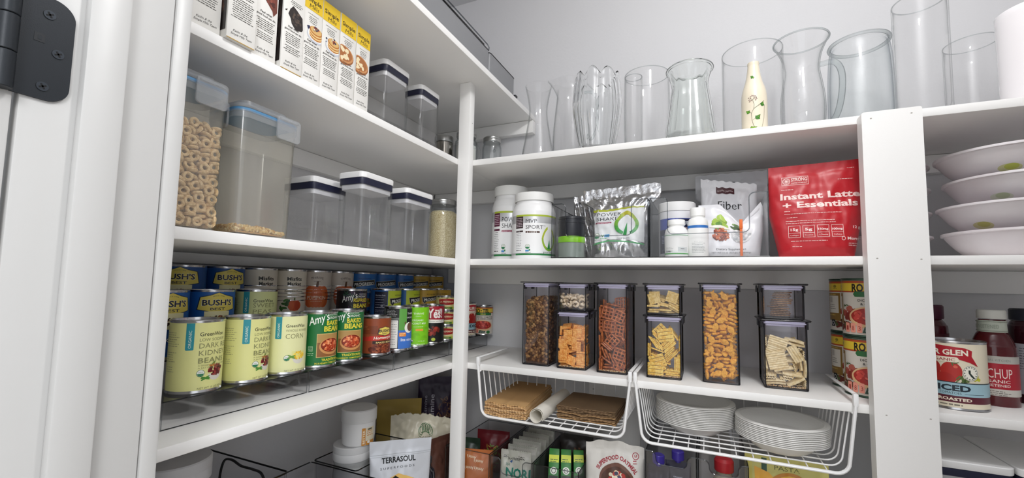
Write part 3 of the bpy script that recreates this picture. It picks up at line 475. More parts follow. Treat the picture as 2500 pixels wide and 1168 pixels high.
# ================================================================ CANS ON THE RISERS
def gw(words, veg):
    a = Art(); a.rr(-18, 66, -7, 112, 1.5, '2F909C').t('ORGANIC', -10.4, 69, 4.2, 'E8F0E0', w=27, rot=PI/2)
    a.t('GreenWise', 0, 87, 6.2, '26261E', w=37, bold=.01)
    a.usda(4, 30, 5.5)
    if veg == 'bean':
        a.e(26, 28, 12, 11, 'D8D4C8').r(12, 28, 40, 41, 'E0DF96').pile(26, 33, 13, 8, 46, 3, 1.9, ['6E1F22', '8A2A2C', '5A181C', '9C4038'], 3).pile(20, 42, 5, 3, 5, 3, 1, ['C4742E', '5E8A34'], 5)
        for q in (0, .5, -.4): a.e(11, 22, 7, 1.4, '4F8A35', 10, q)
    else:
        a.e(26, 29, 12, 11, 'DAD6CA').r(12, 29, 40, 42, 'E0DF96').pile(26, 34, 13, 8, 60, 1.8, 1.5, ['F0C83A', 'E2B02A', 'F6DC6A'], 3)
        for q in (.3, 2.6, -.5): a.e(12, 32, 8, 1.6, '6C9A45', 10, q)
    for s_, z, c, ww in words: a.t(s_, 0 if ww > 12 else -1, z, c, '85865A', w=ww)
    a.t('NET WT 15 OZ (425 g)', 1, 5.5, 3.1, '6E6E48', w=42)
    a.lines(-52, 92, 26, 7, 3.4, 1.2, 'A9A878', 1).lines(-52, 62, 22, 5, 3.4, 1.2, 'A9A878', 2).lines(-50, 40, 18, 3, 3.4, 1.2, 'B2B184', 4)
    return a
def bush_blue():
    a = Art(); a.r(-34, 5, 34, 60, '1B4E93')
    P = [(-30, 78), (-26, 98), (-12, 101), (0, 106), (12, 101), (26, 98), (30, 78), (14, 75), (0, 70), (-14, 75)]
    a.poly([(x*1.1, 88+(z-88)*1.12) for x, z in P], '14203C').poly([(x*1.04, 88+(z-88)*1.04) for x, z in P], 'E2CF62').r(-20, 56, 20, 74, 'E6E0B0')
    a.t("BUSH'S", 0, 84, 11, 'E8E4C8', w=50, bold=.05, al='C').t("BUSH'S", 0, 84.3, 10.2, '171C3A', w=48, bold=.035, al='C').t('BEST', 0, 76, 4.6, '171C3A', w=23, bold=.02, al='C').t('SINCE 1908', 0, 99, 1.8, '3A3A3A', w=18, al='C', arc=1.5)
    a.e(0, 58, 24, 10, 'E6E2BC').pile(0, 58, 22, 8, 50, 2.6, 1.7, ['6A3A24', '8A4A2A', '35221A', 'B08050'], 8).r(-34, 20, 34, 40, '20509A').t('BLACK BEANS', 0, 28, 6, 'F0F0E0', w=48, al='C')
    return a
def misfits():
    a = Art(); a.t('Misfits', 0, 85, 8.4, '17140F', w=33, bold=.035, al='C').t('Market', 0, 73.5, 8.4, '17140F', w=31, bold=.035, al='C').t('Pumpkin Puree', 0, 58, 4.2, '2A241C', w=41, bold=.015, al='C')
    a.lines(-14, 50, 28, 2, 3.5, 1.3, '8A8270', 2, 'C').e(2, 27, 15, 13, 'C8532C').e(-5, 27, 6, 12.4, 'D46236').e(8, 27, 6, 12.2, 'BC4624').r(0, 38, 3, 45, '4F6A30').pile(-16, 34, 9, 6, 7, 6, 3, ['3F6B34', '4F7E3C', '35592C'], 5).pile(-22, 20, 8, 4, 6, 5, 2.6, ['3F6B34', '4F7E3C'], 7)
    return a
def thrive_pumpkin():
    a = Art(); a.t('THRIVE', 0, 88, 6, '4A4038', w=30, al='C', arc=2.5).lines(-8, 84, 16, 1, 3, 1, '6A6058', 2, 'C')
    for x, q in ((-16, 14), (16, 14), (-7, 14), (7, 14), (0, 13)): a.e(x, 46, q, 27, 'C9602F' if abs(x) != 7 else 'D06A36')
    a.poly([(-3, 70), (-1, 84), (4, 85), (3, 70)], '5A3A22').t('Organic', 0, 58, 4, 'D89A78', w=20, al='C').t('PUMPKIN', 0, 39, 9, 'EBD9C4', w=44, al='C').lines(-14, 34, 28, 1, 3, 1.2, 'E3C4A8', 2, 'C')
    return a
def progresso(top, sub, left=False):
    a = Art(); x = 33 if left else 0
    if left: a.r(-46, 6, -8, 104, '161A33').t('Nutrition Facts', -42, 92, 4, 'D8DAE4', w=28, bold=.02).lines(-42, 88, 30, 6, 7, 1.3, 'C8CAD8', 1).t('90  190', -26, 62, 5, 'E8E8F0', w=20).lines(-42, 48, 30, 5, 6, 1.3, 'B8BAC8', 3)
    if top != 'B': a.r(x-44 if not left else -7, 62, x+48, 107, top)
    a.t(sub[0], x, 92, 4.4, '1A2A20' if top != 'B' else '16315C', w=40, al='C', bold=.01)
    if top == 'B': a.ring(x, 60, 70, 10, 1, '5E96CC', a0=.8, a1=2.3)
    a.poly([(x-33, 70), (x-36, 86), (x-20, 86.5), (x+34, 92), (x+36, 78), (x-22, 70.5), (x-27, 64)], 'C9B98A').poly([(x-32, 71), (x-34.5, 85), (x-20, 85.5), (x+33, 91), (x+35, 78.5), (x-22, 71.2), (x-26, 66)], '14171F')
    a.t('PROGRESSO', x, 74.5, 9, 'F2F2EE', w=58, bold=.04, shear=.12, rot=.085, al='C').t(sub[1], x+2, 54, 6, 'DCE6F2', w=44, al='C', bold=.02)
    a.e(x, 26, 27, 14, 'B8742E').pile(x, 28, 24, 11, 40, 4, 3, ['D89A40', '8A9A3C', 'C4502C', 'E0C070'], 4).e(x-34, 52, 4.5, 4.5, 'E8EEF4', 12)
    return a
def amys(refried=False):
    a = Art()
    if refried:
        rg = random.Random(2)
        for i in range(26):
            cx, cz = rg.uniform(-50, 50), rg.uniform(20, 100); c = ['5A2A5E', '2E6A4A', '7A2E4A', '3A3A6A'][i % 4]
            for q in range(6): a.e(cx+5*math.cos(q*PI/3), cz+5*math.sin(q*PI/3), 4, .9, c, 8, q*PI/3)
    def w1(x, z, s_, c='F4F4EE', ): a.t("Amy's", x, z, 17*s_, c, w=41*s_, shear=.25, rot=.3, bold=.012)
    if refried:
        w1(-24, 78, .95); a.t('VEGETARIAN', 17, 98, 2.8, 'E8E8E0', w=24).t('ORGANIC', 13, 91, 5, 'EDEDE4', w=26, bold=.01).t('REFRIED', 4, 80, 9, 'E6D43C', w=40, bold=.03).t('BEANS', 4, 66, 10, 'E6D43C', w=40, bold=.04)
        a.e(24, 34, 22, 18, 'A84A2A').pile(24, 38, 18, 12, 30, 3, 2, ['8A3A22', 'B85A34', '6A2A1C'], 3)
        return a
    w1(-20, 84, 1.); a.t('VEGETARIAN', 19, 104.5, 2.6, 'E8E8E0', w=22).t('ORGANIC', 18, 97.5, 5, 'F0F0E8', w=26, bold=.01).t('BAKED', 14, 85, 9.6, 'E8D640', w=34, bold=.03).t('BEANS', 9, 72.5, 10.6, 'E8D640', w=44, bold=.045)
    a.r(-4, 20, 50, 68, 'D8C07A').r(-3, 21, 49, 67, '8A5A30').r(-3, 50, 49, 67, 'B08A50').e(26, 42, 25, 17, 'C98F55', 28).e(26, 44, 22, 14, '7E2C18', 28).pile(26, 44, 20, 12, 95, 3.1, 2.1, ['C4502C', 'E07A48', '9A3018', 'F0A070', 'B4401F'], 6)
    a.t('TRADITIONAL', 6, 12.5, 5, 'E8D640', w=46, bold=.03).t('IN A HEARTY TOMATO SAUCE', -6, 6.5, 3.6, 'E8D640', w=60, bold=.02)
    a.frame(-20, 33, -11, 43, .7, 'A8C4A0').t('NON', -19, 39.3, 2.1, 'C8DCC0', w=7).t('BPA', -19, 36.3, 2.1, 'C8DCC0', w=7).t('LINING', -19, 33.9, 1.5, 'C8DCC0', w=7).lines(-21, 28, 12, 2, 3.2, 1.6, 'A8C4A0', 2)
    return a
def bush_brown():
    a = Art(); a.r(-36, 62, 5, 86, '7A3A1E'); a.r(-40, 42, -12, 54, 'B03224').poly([(-16, 42), (-14, 56), (52, 60), (54, 46)], 'BE2E24').t('Homestyle', -4, 46.5, 8, 'F4E8D8', w=48, bold=.03, shear=.25, rot=.05).r(-6, 33, 52, 42, '2A120C').t('BAKED BEANS', 2, 35, 5, 'F0D890', w=46, bold=.02)
    P = [(-17, 62), (-15, 78), (-6, 80), (0, 83), (6, 80), (15, 78), (17, 62), (0, 57)]
    a.poly([(24+x*1.12, 70+(z-70)*1.12) for x, z in P], '14203C').poly([(24+x, z) for x, z in P], 'E8D060').t("BUSH'S", 24, 67, 8.4, '171C3A', w=31, bold=.045, al='C').t('BEST', 24, 60.5, 3.6, '171C3A', w=15, bold=.02, al='C')
    a.e(14, 16, 30, 12, '5A2210').pile(14, 20, 30, 13, 100, 3.8, 2.8, ['6E2C1A', '8E4226', '58200F', 'A85C3A', '7A3A24'], 5).lines(-38, 84, 24, 3, 4, 1.2, 'C07A50', 1)
    return a
def lite_coconut():
    a = Art(); a.r(-38, 84, 4, 108, '141414').lines(-34, 103, 32, 5, 3.8, 1.3, 'C8C8C8', 3).r(3, 52, 24, 108, '5FA048').r(24, 52, 60, 108, '181818').r(-24, 5, 60, 52, '3F74C8').r(-24, 5, 2, 79, '1A1A1A').r(-22.5, 6.5, .5, 77.5, 'ECECE6').lines(-20, 73, 19, 10, 6.4, 1.2, '7A7A7A', 6)
    a.t('THRIVE', 26, 92, 5, 'F0F0F0', w=26).t('ORGANIC', 24, 82, 4, 'F0F0F0', w=24).t('lite coconut', 9, 24, 7.5, 'F2F4FA', w=52, bold=.02).rr(4, 36, 23, 46, 2, 'E88A30').lines(6, 42.5, 15, 2, 3.6, 1.3, 'FBE8C8', 2)
    a.e(32, 58, 14, 14, 'F4F2EA').e(37, 60, 11, 12, '6A4A34').e(20, 70, 2, 4, '6A4A34')
    return a
def coconut_milk():
    a = Art(); rg = random.Random(5)
    for cx, cz in ((-24, 90), (-20, 28), (26, 22), (30, 46), (2, 30)):
        for q in range(5): a.ring(cx, cz, 11-2*q, 8-1.4*q, .5, '6BAA1E', a0=0, a1=PI*1.4)
    a.t('THRIVE', 8, 88, 5, 'E6F6D0', w=30, al='C', bold=.02).t('- MARKET -', 8, 82, 2.6, 'E6F6D0', w=20, al='C').t('ORGANIC', 6, 70, 5, 'EAF8D8', w=32, al='C', bold=.015).t('COCONUT MILK', 6, 61, 5.4, 'EAF8D8', w=50, al='C', bold=.015).lines(-6, 54, 28, 1, 3, 1.4, 'DCF0C0', 2).rr(0, 43, 22, 49, 2, 'E8A23C').usda(-10, 16, 4.4).t('13.5 FL OZ', 8, 14, 2.8, 'E6F6D0', w=20).lines(-14, 6, 50, 1, 2, 2, 'F0F4E8', 9)
    return a
def soup_yes():
    a = Art(); a.r(-60, 66, 60, 108, 'A3192C').r(-60, 5, 60, 66, '171615').poly([(-34, 60), (-36, 70), (50, 68), (52, 59)], 'F0ECE4').t('Hearty Tomato with Beef', -26, 63, 3, '3A2A2A', w=60)
    a.t('Yes!', -14, 74, 27, 'F6F0EC', w=48, bold=.04).t('well', 8, 92, 9, 'F6F0EC', w=20, bold=.03).t("Campbell's", -18, 103, 3, 'F0D8D8', w=20, shear=.3)
    a.frame(-38, 8, -29, 52, 1.2, 'E8E4DC').t('PURE', -31, 12, 6.5, 'E8E4DC', w=34, rot=PI/2, bold=.02).pile(8, 34, 17, 17, 26, 5, 4, ['8E2A20', 'A83C2C', '6A2018', 'C85A40'], 4).pile(-12, 42, 6, 6, 7, 3, 2, ['D8D0A8', '4A7A38'], 5).e(6, 12, 6, 5, 'B8C84A')
    return a
def small_red_can():
    a = Art(); a.r(-60, 4, 60, 12, 'B8C040').poly([(-24, 20), (-27, 34), (0, 38), (27, 34), (24, 20), (0, 17)], 'A8201E').t('LA PREFERIDA', 0, 25, 5.2, 'F0E4B8', w=44, al='C', bold=.03).t('ORGANIC', 0, 14.5, 3, 'F0F0D8', w=24, al='C', bold=.02).r(-18, 5, 18, 11, '4A7A34').t('DICED', 0, 6, 3.6, 'F4E8A0', w=20, al='C').pile(-16, 9, 9, 4, 8, 3.5, 3, ['C0341E', '4F8A35', 'D84A2A'], 3).e(0, 41, 4, 3, '4F8A35')
    return a
def muir(diced='DICED'):
    a = Art(); a.e(-22, 66, 12, 13, 'A4211C').e(4, 62, 15, 16, 'B32A22').e(-20, 50, 14, 13, '9C1E1A').e(-6, 48, 15, 12, 'A8241E').pile(8, 77, 4, 3, 6, 4, 1, ['4E6A30'], 2)
    a.e(-26, 74, 2.4, 2, 'D8604A').e(10, 70, 3, 2.4, 'D8604A').pile(18, 50, 10, 5, 14, 5, 1.1, ['4E6A30', '3C5226', '6A7A44'], 4).pile(40, 53, 6, 5, 10, 2.4, 2.4, ['C8C83A', 'B4B02E'], 3, True)
    a.poly([(-54, 82), (-54, 101), (-20, 105), (24, 101), (34, 97), (33, 88), (42, 72), (30, 78), (16, 82), (-20, 85)], 'B01F2C').t('MUIR GLEN', -43, 89, 9, 'F2EAD8', w=71, bold=.05).rr(-40, 77, 15, 85.5, 4, 'EFE6D0').t('ORGANIC', -32, 78.9, 4.6, 'A03038', w=42, bold=.02)
    a.e(30, 61, 11.5, 12.5, 'F2EEE0').ring(30, 61, 10.8, 11.8, .6, '4A5248').poly([(27, 66), (30, 66), (30, 61), (35, 55), (34, 52), (30, 56), (27, 61)], '2E3A34')
    for i in range(14): t_ = 2*PI*i/14; a.r(30+8.6*math.cos(t_)-.9, 61+9.6*math.sin(t_)-.8, 30+8.6*math.cos(t_)+.9, 61+9.6*math.sin(t_)+.8, '5A6258')
    a.r(-90, 23, 90, 45, '9EC0CC').r(-90, 43.6, 90, 45, '26323C').t(diced, -31, 31, 9.4, '22303A', w=60, bold=.06).t('TOMATOES', -14, 25.4, 3.8, '3A4A52', w=30).line([(20, 26.8), (50, 26.8)], .6, '22303A').r(-90, 12, 90, 23, '5A1E2C').t('FIRE ROASTED', -38, 15, 4.8, 'F0E4D0', w=68, bold=.05).lines(-40, 7, 72, 1, 2, 2.4, '7A7464', 3)
    return a
def rotel():
    a = Art(); a.r(-80, 104, 110, 118, '2E4030').r(-80, 84, 110, 106, 'B04A24').r(-80, 87, 110, 102, 'DDBE3A').t('RO', -2, 86, 15, '221A14', w=20, bold=.05).r(20, 92, 25, 95, '221A14').t('TEL', 27, 86, 15, '221A14', w=24, bold=.05).e(-38, 96, 4, 3, '8A7A2A').lines(-42, 91, 12, 1, 3, 1.2, '8A7A2A', 1)
    a.poly([(3, 76), (0, 81), (3, 86), (60, 86), (60, 76)], '2E6A3A').t('MILD', 20, 78.5, 5, 'E8D84A', w=18, bold=.02).t('DICED TOMATOES', 8, 67, 4.6, '26201C', w=60, bold=.025).t('& GREEN CHILIES', 12, 60, 4.6, '26201C', w=56, bold=.025)
    a.pile(-10, 44, 15, 11, 22, 6, 5, ['8E3A30', '9C463A', '7A2E26', 'A8584A'], 3).pile(-14, 58, 8, 2, 4, 4, 1, ['4A5A30'], 3).e(28, 36, 36, 20, 'E2B98A', 28).e(28, 40, 33, 17, 'A82C26', 28).pile(26, 40, 29, 13, 60, 4.2, 3.2, ['C8453C', 'A83430', 'D8604E', '8C2622'], 9).ring(27, 38, 35, 20, 3, 'DDB588', 28)
    a.pile(-20, 18, 20, 10, 30, 4, 3.4, ['6E2E26', '8A4236', '5A3226', '4E5A34'], 4)
    for i in range(3): a.rr(-17+i*11, 8, -8+i*11, 26, 2, 'E89884').t(str((1, 8, 3)[i]), -12.5+i*11, 12, 9, 'A03A30', w=4, al='C')
    a.poly([(14, 8), (18, 20), (38, 16), (34, 8)], '2E4438').t('NET WT', 19, 11, 3, 'D8E0D0', w=14).e(48, 12, 7, 6, '3A7A40').r(-70, 24, -26, 82, '8A6A34').lines(-66, 78, 34, 9, 5.4, 2, 'C8A850', 5).r(-60, 40, -30, 76, 'D8D2C6').r(-56, 62, -46, 74, 'B8B2A8').lines(-56, 56, 20, 3, 4, 1.4, '6A665E', 4)
    a.r(-52, 12, -40, 26, '1E1E1E').ring(-46, 19, 4, 4, 1, 'E8E8E8')
    return a
def can(X, Y, Z, r, h, base, art, label, sx=0., ang=0., group=None, ribs=0, cat='can', topm=None):
    t = thing('tin_can', label, cat, (X, Y, Z), group=group)
    m = MB(); lh = h-.0045
    prof = [(0, .002), (r-.0035, .002), (r-.0032, .0003), (r-.0015, 0), (r, .0008), (r-.0002, .0026), (r-.0011, .0042)]
    if ribs:
        for i in range(49): z = .0046+(lh-.0052)*i/48; prof.append((r-.0011+(.0005*math.cos(i*PI/2) if 14 < i < 36 else 0), z))
    prof += [(r-.0011, lh-.0002), (r-.0002, h-.0026), (r, h-.001), (r-.0008, h), (r-.0022, h-.0003), (r-.0026, h-.0036), (0, h-.0036)]
    m.lathe(prof, topm or STEEL, 56); m.build('can_body', t)
    m = MB(); R = r-.0009; a0 = facing(X, Y, sx, ang)
    m.lathe([(R, .0045), (R, lh)], mat(base, .4, key='label_'+base), 84)
    k = lh*1000/107.5 if h > .06 else 1
    if art: 
        for i, (V, F, c) in enumerate(art.L): art.L[i] = ([(x, max(4.8, min(lh*1000-.3, z*k))) for x, z in V], F, c)
        wrap(m, art, lambda x, z, o: ((R+o)*math.cos(a0+x/R), (R+o)*math.sin(a0+x/R), z), cutx=R*.09, step=4e-5)
    m.build('paper_label', t, sharp=60, fix=False); return t
H1, H2, H3 = D+.041+.0002, D+.086+.0002, D+.131+.0002
CY, CYL = 'E0DF96', 'E3E3AC'
KB = [('LOW SODIUM', 79, 4.6, 41), ('DARK RED', 68.2, 8.2, 53), ('KIDNEY', 57, 8.2, 44), ('BEANS', 45.6, 8.4, 40), ('A GOOD SOURCE OF FIBER', 41, 2.3, 44), ('A FAT FREE FOOD', 37, 2.3, 34)]
can(-.112, -.619, H1, .0375, .112, CY, gw(KB, 'bean'), 'pale yellow kidney beans can nearest the door frame on the front step', .09)
can(-.112, -.537, H1, .0375, .112, CY, gw(KB, 'bean'), 'pale yellow kidney beans can turned aside, second from the door frame on the front step', .33)
can(-.112, -.457, H1, .0375, .112, CYL, gw([('WHOLE KERNEL', 79, 4.6, 44), ('CORN', 66, 9.6, 34)], 'corn'), 'pale yellow whole kernel corn can beside the first green baked beans can', -.02)
can(-.112, -.380, H1, .0375, .112, '1B6B35', amys(), 'green baked beans can beside the corn can', 0.05)
can(-.112, -.302, H1, .0375, .112, '1B6B35', amys(), 'green baked beans can beside the brown homestyle beans can', 0, -.36)
can(-.112, -.206, H1, .0375, .092, '8E4526', bush_brown(), 'short brown homestyle baked beans can with red banner', 0)
can(-.112, -.122, H1, .0370, .112, '6E7470', lite_coconut(), 'lite coconut milk can with black, green and blue panels', 0)
can(-.112, -.044, H1, .0370, .112, '7FCB1E', coconut_milk(), 'bright lime green coconut milk can', 0)
can(-.112, .034, H1, .0370, .112, '171615', soup_yes(), 'red and black soup can with big white word on the front step', 0)
for i in range(3): can(-.112, .108, H1+.0453*i, .0325, .045, 'D8CC88', small_red_can(), 'small red and yellow chilies can, %s of the stack of three by the corner post' % ('bottom', 'middle', 'top')[i], .25, -.15)
can(-.108, .222, H1, .0375, .112, 'E9DFC6', muir(), 'cream tomato can with red banner in the corner just right of the slim post', 0, 1.3)
can(-.0745, .2925, H1, .033, .1, 'D8CFC4', rotel(), 'diced tomato can with yellow top band standing in the far corner', 0, -.95)
can(-.190, -.633, H2, .0375, .112, '1F5CA8', bush_blue(), 'blue beans can with yellow badge on the middle step, half hidden by the door frame', .35)
can(-.190, -.555, H2, .0375, .112, '1F5CA8', bush_blue(), 'blue beans can with yellow badge on the middle step behind the kidney beans', .30)
can(-.190, -.467, H2, .0375, .112, 'C9CE92', gw([('SWEET', 77, 8.6, 42), ('PEAS', 65, 8.6, 34)], 'corn'), 'pale green sweet peas can behind the yellow kidney beans cans', -.15)
can(-.190, -.210, H2, .0375, .112, '16141A', amys(True), 'black patterned refried beans can behind the baked beans', 0)
can(-.195, -.076, H2, .0430, .112, '2766AE', progresso('C9D83A', ('VEGETABLE CLASSICS', 'VEGETABLE'), True), 'lime and blue soup can showing its dark nutrition panel', .3)
can(-.195, .013, H2, .0430, .112, '2766AE', progresso('C9D83A', ('VEGETABLE CLASSICS', 'VEGETARIAN')), 'lime and blue soup can on the middle step, behind the coconut milk', .37, .7)
can(-.195, .102, H2, .0430, .112, '2766AE', progresso('D0A63A', ('RICH & HEARTY', 'BEEF')), 'gold and blue soup can on the middle step behind the red and black soup can', .25, .5)
can(-.195, .191, H2, .0430, .112, '2766AE', progresso('D0A63A', ('RICH & HEARTY', 'BEEF')), 'gold and blue soup can on the middle step partly behind the corner post', .2)
can(-.279, -.556, H3, .0375, .112, '1D4F92', bush_blue(), 'blue beans can with yellow badge on the top step, nearest the door frame', -.15)
can(-.279, -.479, H3, .0375, .112, '1D4F92', bush_blue(), 'blue beans can with yellow badge on the top step beside the pumpkin puree', .35)
can(-.279, -.402, H3, .0375, .112, 'D6CFC0', misfits(), 'ribbed off-white pumpkin puree can beside the blue cans', .42, ribs=1)
can(-.279, -.323, H3, .0375, .112, 'DED6C6', misfits(), 'ribbed off-white pumpkin puree can beside the large orange pumpkin label', .30, ribs=1)
can(-.279, -.246, H3, .0375, .112, 'CDC2B6', thrive_pumpkin(), 'beige can with a large orange pumpkin fully seen', .08, ribs=1)
can(-.279, -.169, H3, .0375, .112, 'CDC2B6', thrive_pumpkin(), 'beige orange pumpkin can half hidden behind the refried beans', .45, ribs=1)
for y, s_, c, lab in ((-.084, .25, 'B', 'blue soup can beside the orange pumpkin can on the top step'), (.005, .4, 'B', 'blue soup can second from the pumpkin cans on the top step'), (.094, .62, 'B', 'blue soup can beside the gold topped ones on the top step'), (.183, .3, 'D0A63A', 'gold topped soup can beside the blue ones on the top step'), (.272, .3, 'D0A63A', 'gold topped soup can at the far end of the top step')):
    can(-.2815, y, H3, .0430, .112, '2B6DB6', progresso(c, ('TRADITIONAL' if c == 'B' else 'RICH & HEARTY', 'CHICKEN')), lab, s_)
# clear stepped risers
def riser(y0, y1, label):
    t = thing('can_riser', label, 'riser', (-.071, y0, D+.0002), group='stepped can risers'); L = y1-y0; e = .0022
    st = [(0, 0), (0, .041), (-.0795, .041), (-.0795, .086), (-.1685, .086), (-.1685, .131), (-.2505, .131)]
    m = MB()
    for (xa, za), (xb, zb) in zip(st, st[1:]):
        if xa == xb: m.box(xa-e, xa, 0, L, za, zb-.0005 if zb-za > .001 else zb, CLEAR)
        else: m.box(xb, xa, 0, L, za-e, za-.0002, CLEAR)
    m.build('stepped_shell', t, fix=True)
    for y in (0, L-e):
        m = MB(); m.prism([(0-e, 0), (-e, .0385), (-.0818, .0385), (-.0818, .0835), (-.1708, .0835), (-.1708, .1285), (-.2498, .1285), (-.2498, 0)], 'y', y, y+e, CLEAR); m.build('end_panel', t)
    m = MB()
    for i in (1, 3, 5): m.tube([(st[i][0]-.0002, .001, st[i][1]-.0012), (st[i][0]-.0002, L-.001, st[i][1]-.0012)], .0011, EDGE, 6)
    for y in (.0008, L-.0008): m.tube([(-.0004, y, .0), (-.0004, y, .04)], .0007, EDGEL, 6)
    m.tube([(-.0004, .001, .0008), (-.0004, L-.001, .0008)], .0007, EDGE, 6); m.build('edge', t)
for i, (a, b) in enumerate(((-.683, -.4365), (-.4325, -.1835), (-.1805, .0685), (.0715, .3185))):
    riser(a, b, 'clear stepped acrylic riser under %s' % ('the pale yellow cans', 'the green baked beans and brown beans cans', 'the coconut milk cans', 'the cans in the far corner')[i])
# ================================================================ LOOSE FOOD (settled poses)
def poses(k):
    b = POSES[k]; out = []
    for i in range(0, len(b), 6):
        q = b[i:i+6]; out.append((q[0]/127*.05, q[1]/127*.05, (q[2]+127)/254*.25, *[a/127*PI for a in q[3:]]))
    return out
def fill(kind, mb_fn, name, label, cat, group, origin, rz, zmax, nmax, depth=.03, scale=1., restname=None, restlabel=None, face=0, half=.002, wall=-.0375, xw=.038, rad=.012):
    """pieces near the front or the top are things of their own, those behind them one heap"""
    P = [p for p in poses(kind) if p[2] < zmax]; P.sort(key=lambda p: p[1]-(.03 if p[2] > zmax-.012 else 0))
    front = [p for p in P if p[1] < -.035+depth][:nmax]; rest = [p for p in P if p not in front and p[1] < .028]
    rf = random.Random(len(P)); q2 = []; taken = []
    for p in front:   # pieces resting flat against the clear wall
        if p[1] < wall+.014 and rf.random() < face:
            p = (max(rad-xw, min(xw-rad, p[0])), p[1], max(rad, p[2]), *p[3:])
            if any((p[0]-c[0])**2+(p[2]-c[1])**2 < (1.55*rad)**2 for c in taken): q2.append((p[0], max(p[1], wall+half*2+.004), p[2], Euler(p[3:]).to_matrix())); continue
            taken.append((p[0], p[2]))
            p = (p[0], wall+half+rf.uniform(0, .002), p[2], PI/2+rf.uniform(-.16, .16), rf.uniform(-.12, .12) , 0) if rf.random() < .5 else (p[0], wall+half+rf.uniform(.002, .005), p[2], PI/2+rf.uniform(-.35, .35), 0, rf.uniform(-.3, .3)); p = (*p[:3], Euler(p[3:]).to_matrix() @ Euler((0, 0, rf.uniform(0, 2*PI))).to_matrix())
        else: p = (*p[:3], Euler(p[3:]).to_matrix())
        q2.append(p)
    front = q2; o0 = mb_fn().build(name, None); M0 = Matrix.Translation(origin) @ Matrix.Rotation(rz, 4, 'Z'); me = o0.data
    for i, p in enumerate(front):
        o = o0 if i == 0 else o0.copy()
        if i: COL.objects.link(o)
        o.matrix_world = M0 @ Matrix.Translation(p[:3]) @ p[3].to_4x4() @ Matrix.Scale(scale, 4)
        tag(o, label, cat, group)
    if rest:
        bm = bmesh.new()
        for p in rest:
            n0 = len(bm.verts); bm.from_mesh(me); bm.verts.ensure_lookup_table()
            X = M0 @ Matrix.Translation(p[:3]) @ Euler(p[3:]).to_matrix().to_4x4()
            for v in bm.verts[n0:]: v.co = X @ v.co
        m2 = bpy.data.meshes.new(restname); bm.to_mesh(m2); bm.free()
        for q in me.materials: m2.materials.append(q)
        o = bpy.data.objects.new(restname, m2); COL.objects.link(o); tag(o, restlabel, cat, kind='stuff')
def torus_mb(R, r, m, n=14, k=8, flat=1.):
    b = MB(); b.tube([(R*math.cos(2*PI*i/n), R*math.sin(2*PI*i/n), 0) for i in range(n)], r, m, k, closed=True, flat=flat); return b
def puff_outline(pts, h, m, inset=.7):
    b = MB(); L = []
    for s_, z in ((.55, -1), (.86, -.75), (1, 0), (.86, .75), (.55, 1)): L.append([(x*s_, y*s_, z*h) for x, y in pts])
    b.loft(L, m); return b
def fish_mb():
    L = .0125; top = [(-L*.98, .0062), (-L*.80, .0030), (-L*.62, .0018), (-L*.35, .0050), (0, .0074), (L*.45, .0068), (L*.85, .0035), (L, 0)]
    pts = top+[(x, -y) for x, y in top[::-1][1:]]+[(-L*.86, 0)]
    return puff_outline(pts, .0031, CHEESE)
def square_pts(a, n=5, wave=.0006):
    P = []
    for i in range(4):
        c, s_ = math.cos(i*PI/2), math.sin(i*PI/2)
        for j in range(n*2):
            t = -a+2*a*j/(n*2); q = a+(wave if j % 2 else 0); P.append((q*c-t*s_, q*s_+t*c))
    return P
def cracker_mb(a, bq, h, m, dot, grid=3, ridges=0):
    b = MB(); P = [(x, y*bq/a) for x, y in square_pts(a)]; b.loft([[(x*.96, y*.96, -h) for x, y in P], [(x, y, -h*.5) for x, y in P], [(x, y, h*.5) for x, y in P], [(x*.96, y*.96, h) for x, y in P]], m)
    for i in range(grid):
        for j in range(grid):
            x, y = (i-(grid-1)/2)*a*1.25/max(1, grid-1)*1.0, (j-(grid-1)/2)*bq*1.25/max(1, grid-1)
            for z in (h+.00005, -h-.00005): b.face([b.bm.verts.new((x+.0007*math.cos(q*PI/3), y+.0007*math.sin(q*PI/3), z)) for q in range(6)], b.mi(dot))
    for i in range(ridges):
        y = -bq*.85+i*bq*1.7/(ridges-1)
        for z in (h, -h): b.tube([(-a*.9, y, z), (a*.9, y, z)], .0006, dot if i % 2 else m, 5)
    return b
CHEESE = speckle('orange_baked_cheese', 'D8941C', 'EEB23A', 300, .65, .3)
OAT = speckle('toasted_oat_ring', 'D0AE80', 'EAD0A6', 260, .75, .5)
PRETZ = speckle('pretzel_glaze', '8A4220', 'C4743A', 160, .35, .3)
BUTTER = speckle('buttery_cracker', 'D0AC54', 'E4CC84', 200, .7, .4); DOT = mat('8A6A2C', .8)
YEL = speckle('yellow_cracker', 'E0AE34', 'F2D670', 180, .7, .5)
CHEX = speckle('orange_cracker', 'DE8A30', 'F4B864', 220, .7, .5)
CASH = speckle('cashew', 'D8C4A0', 'ECE0C4', 120, .6, .2)
PITA = speckle('pale_chip', 'DCC68E', 'F2E4B8', 140, .75, .5)
THIN = speckle('brown_seed_cracker', '8A6244', 'C09A70', 240, .8, .7)

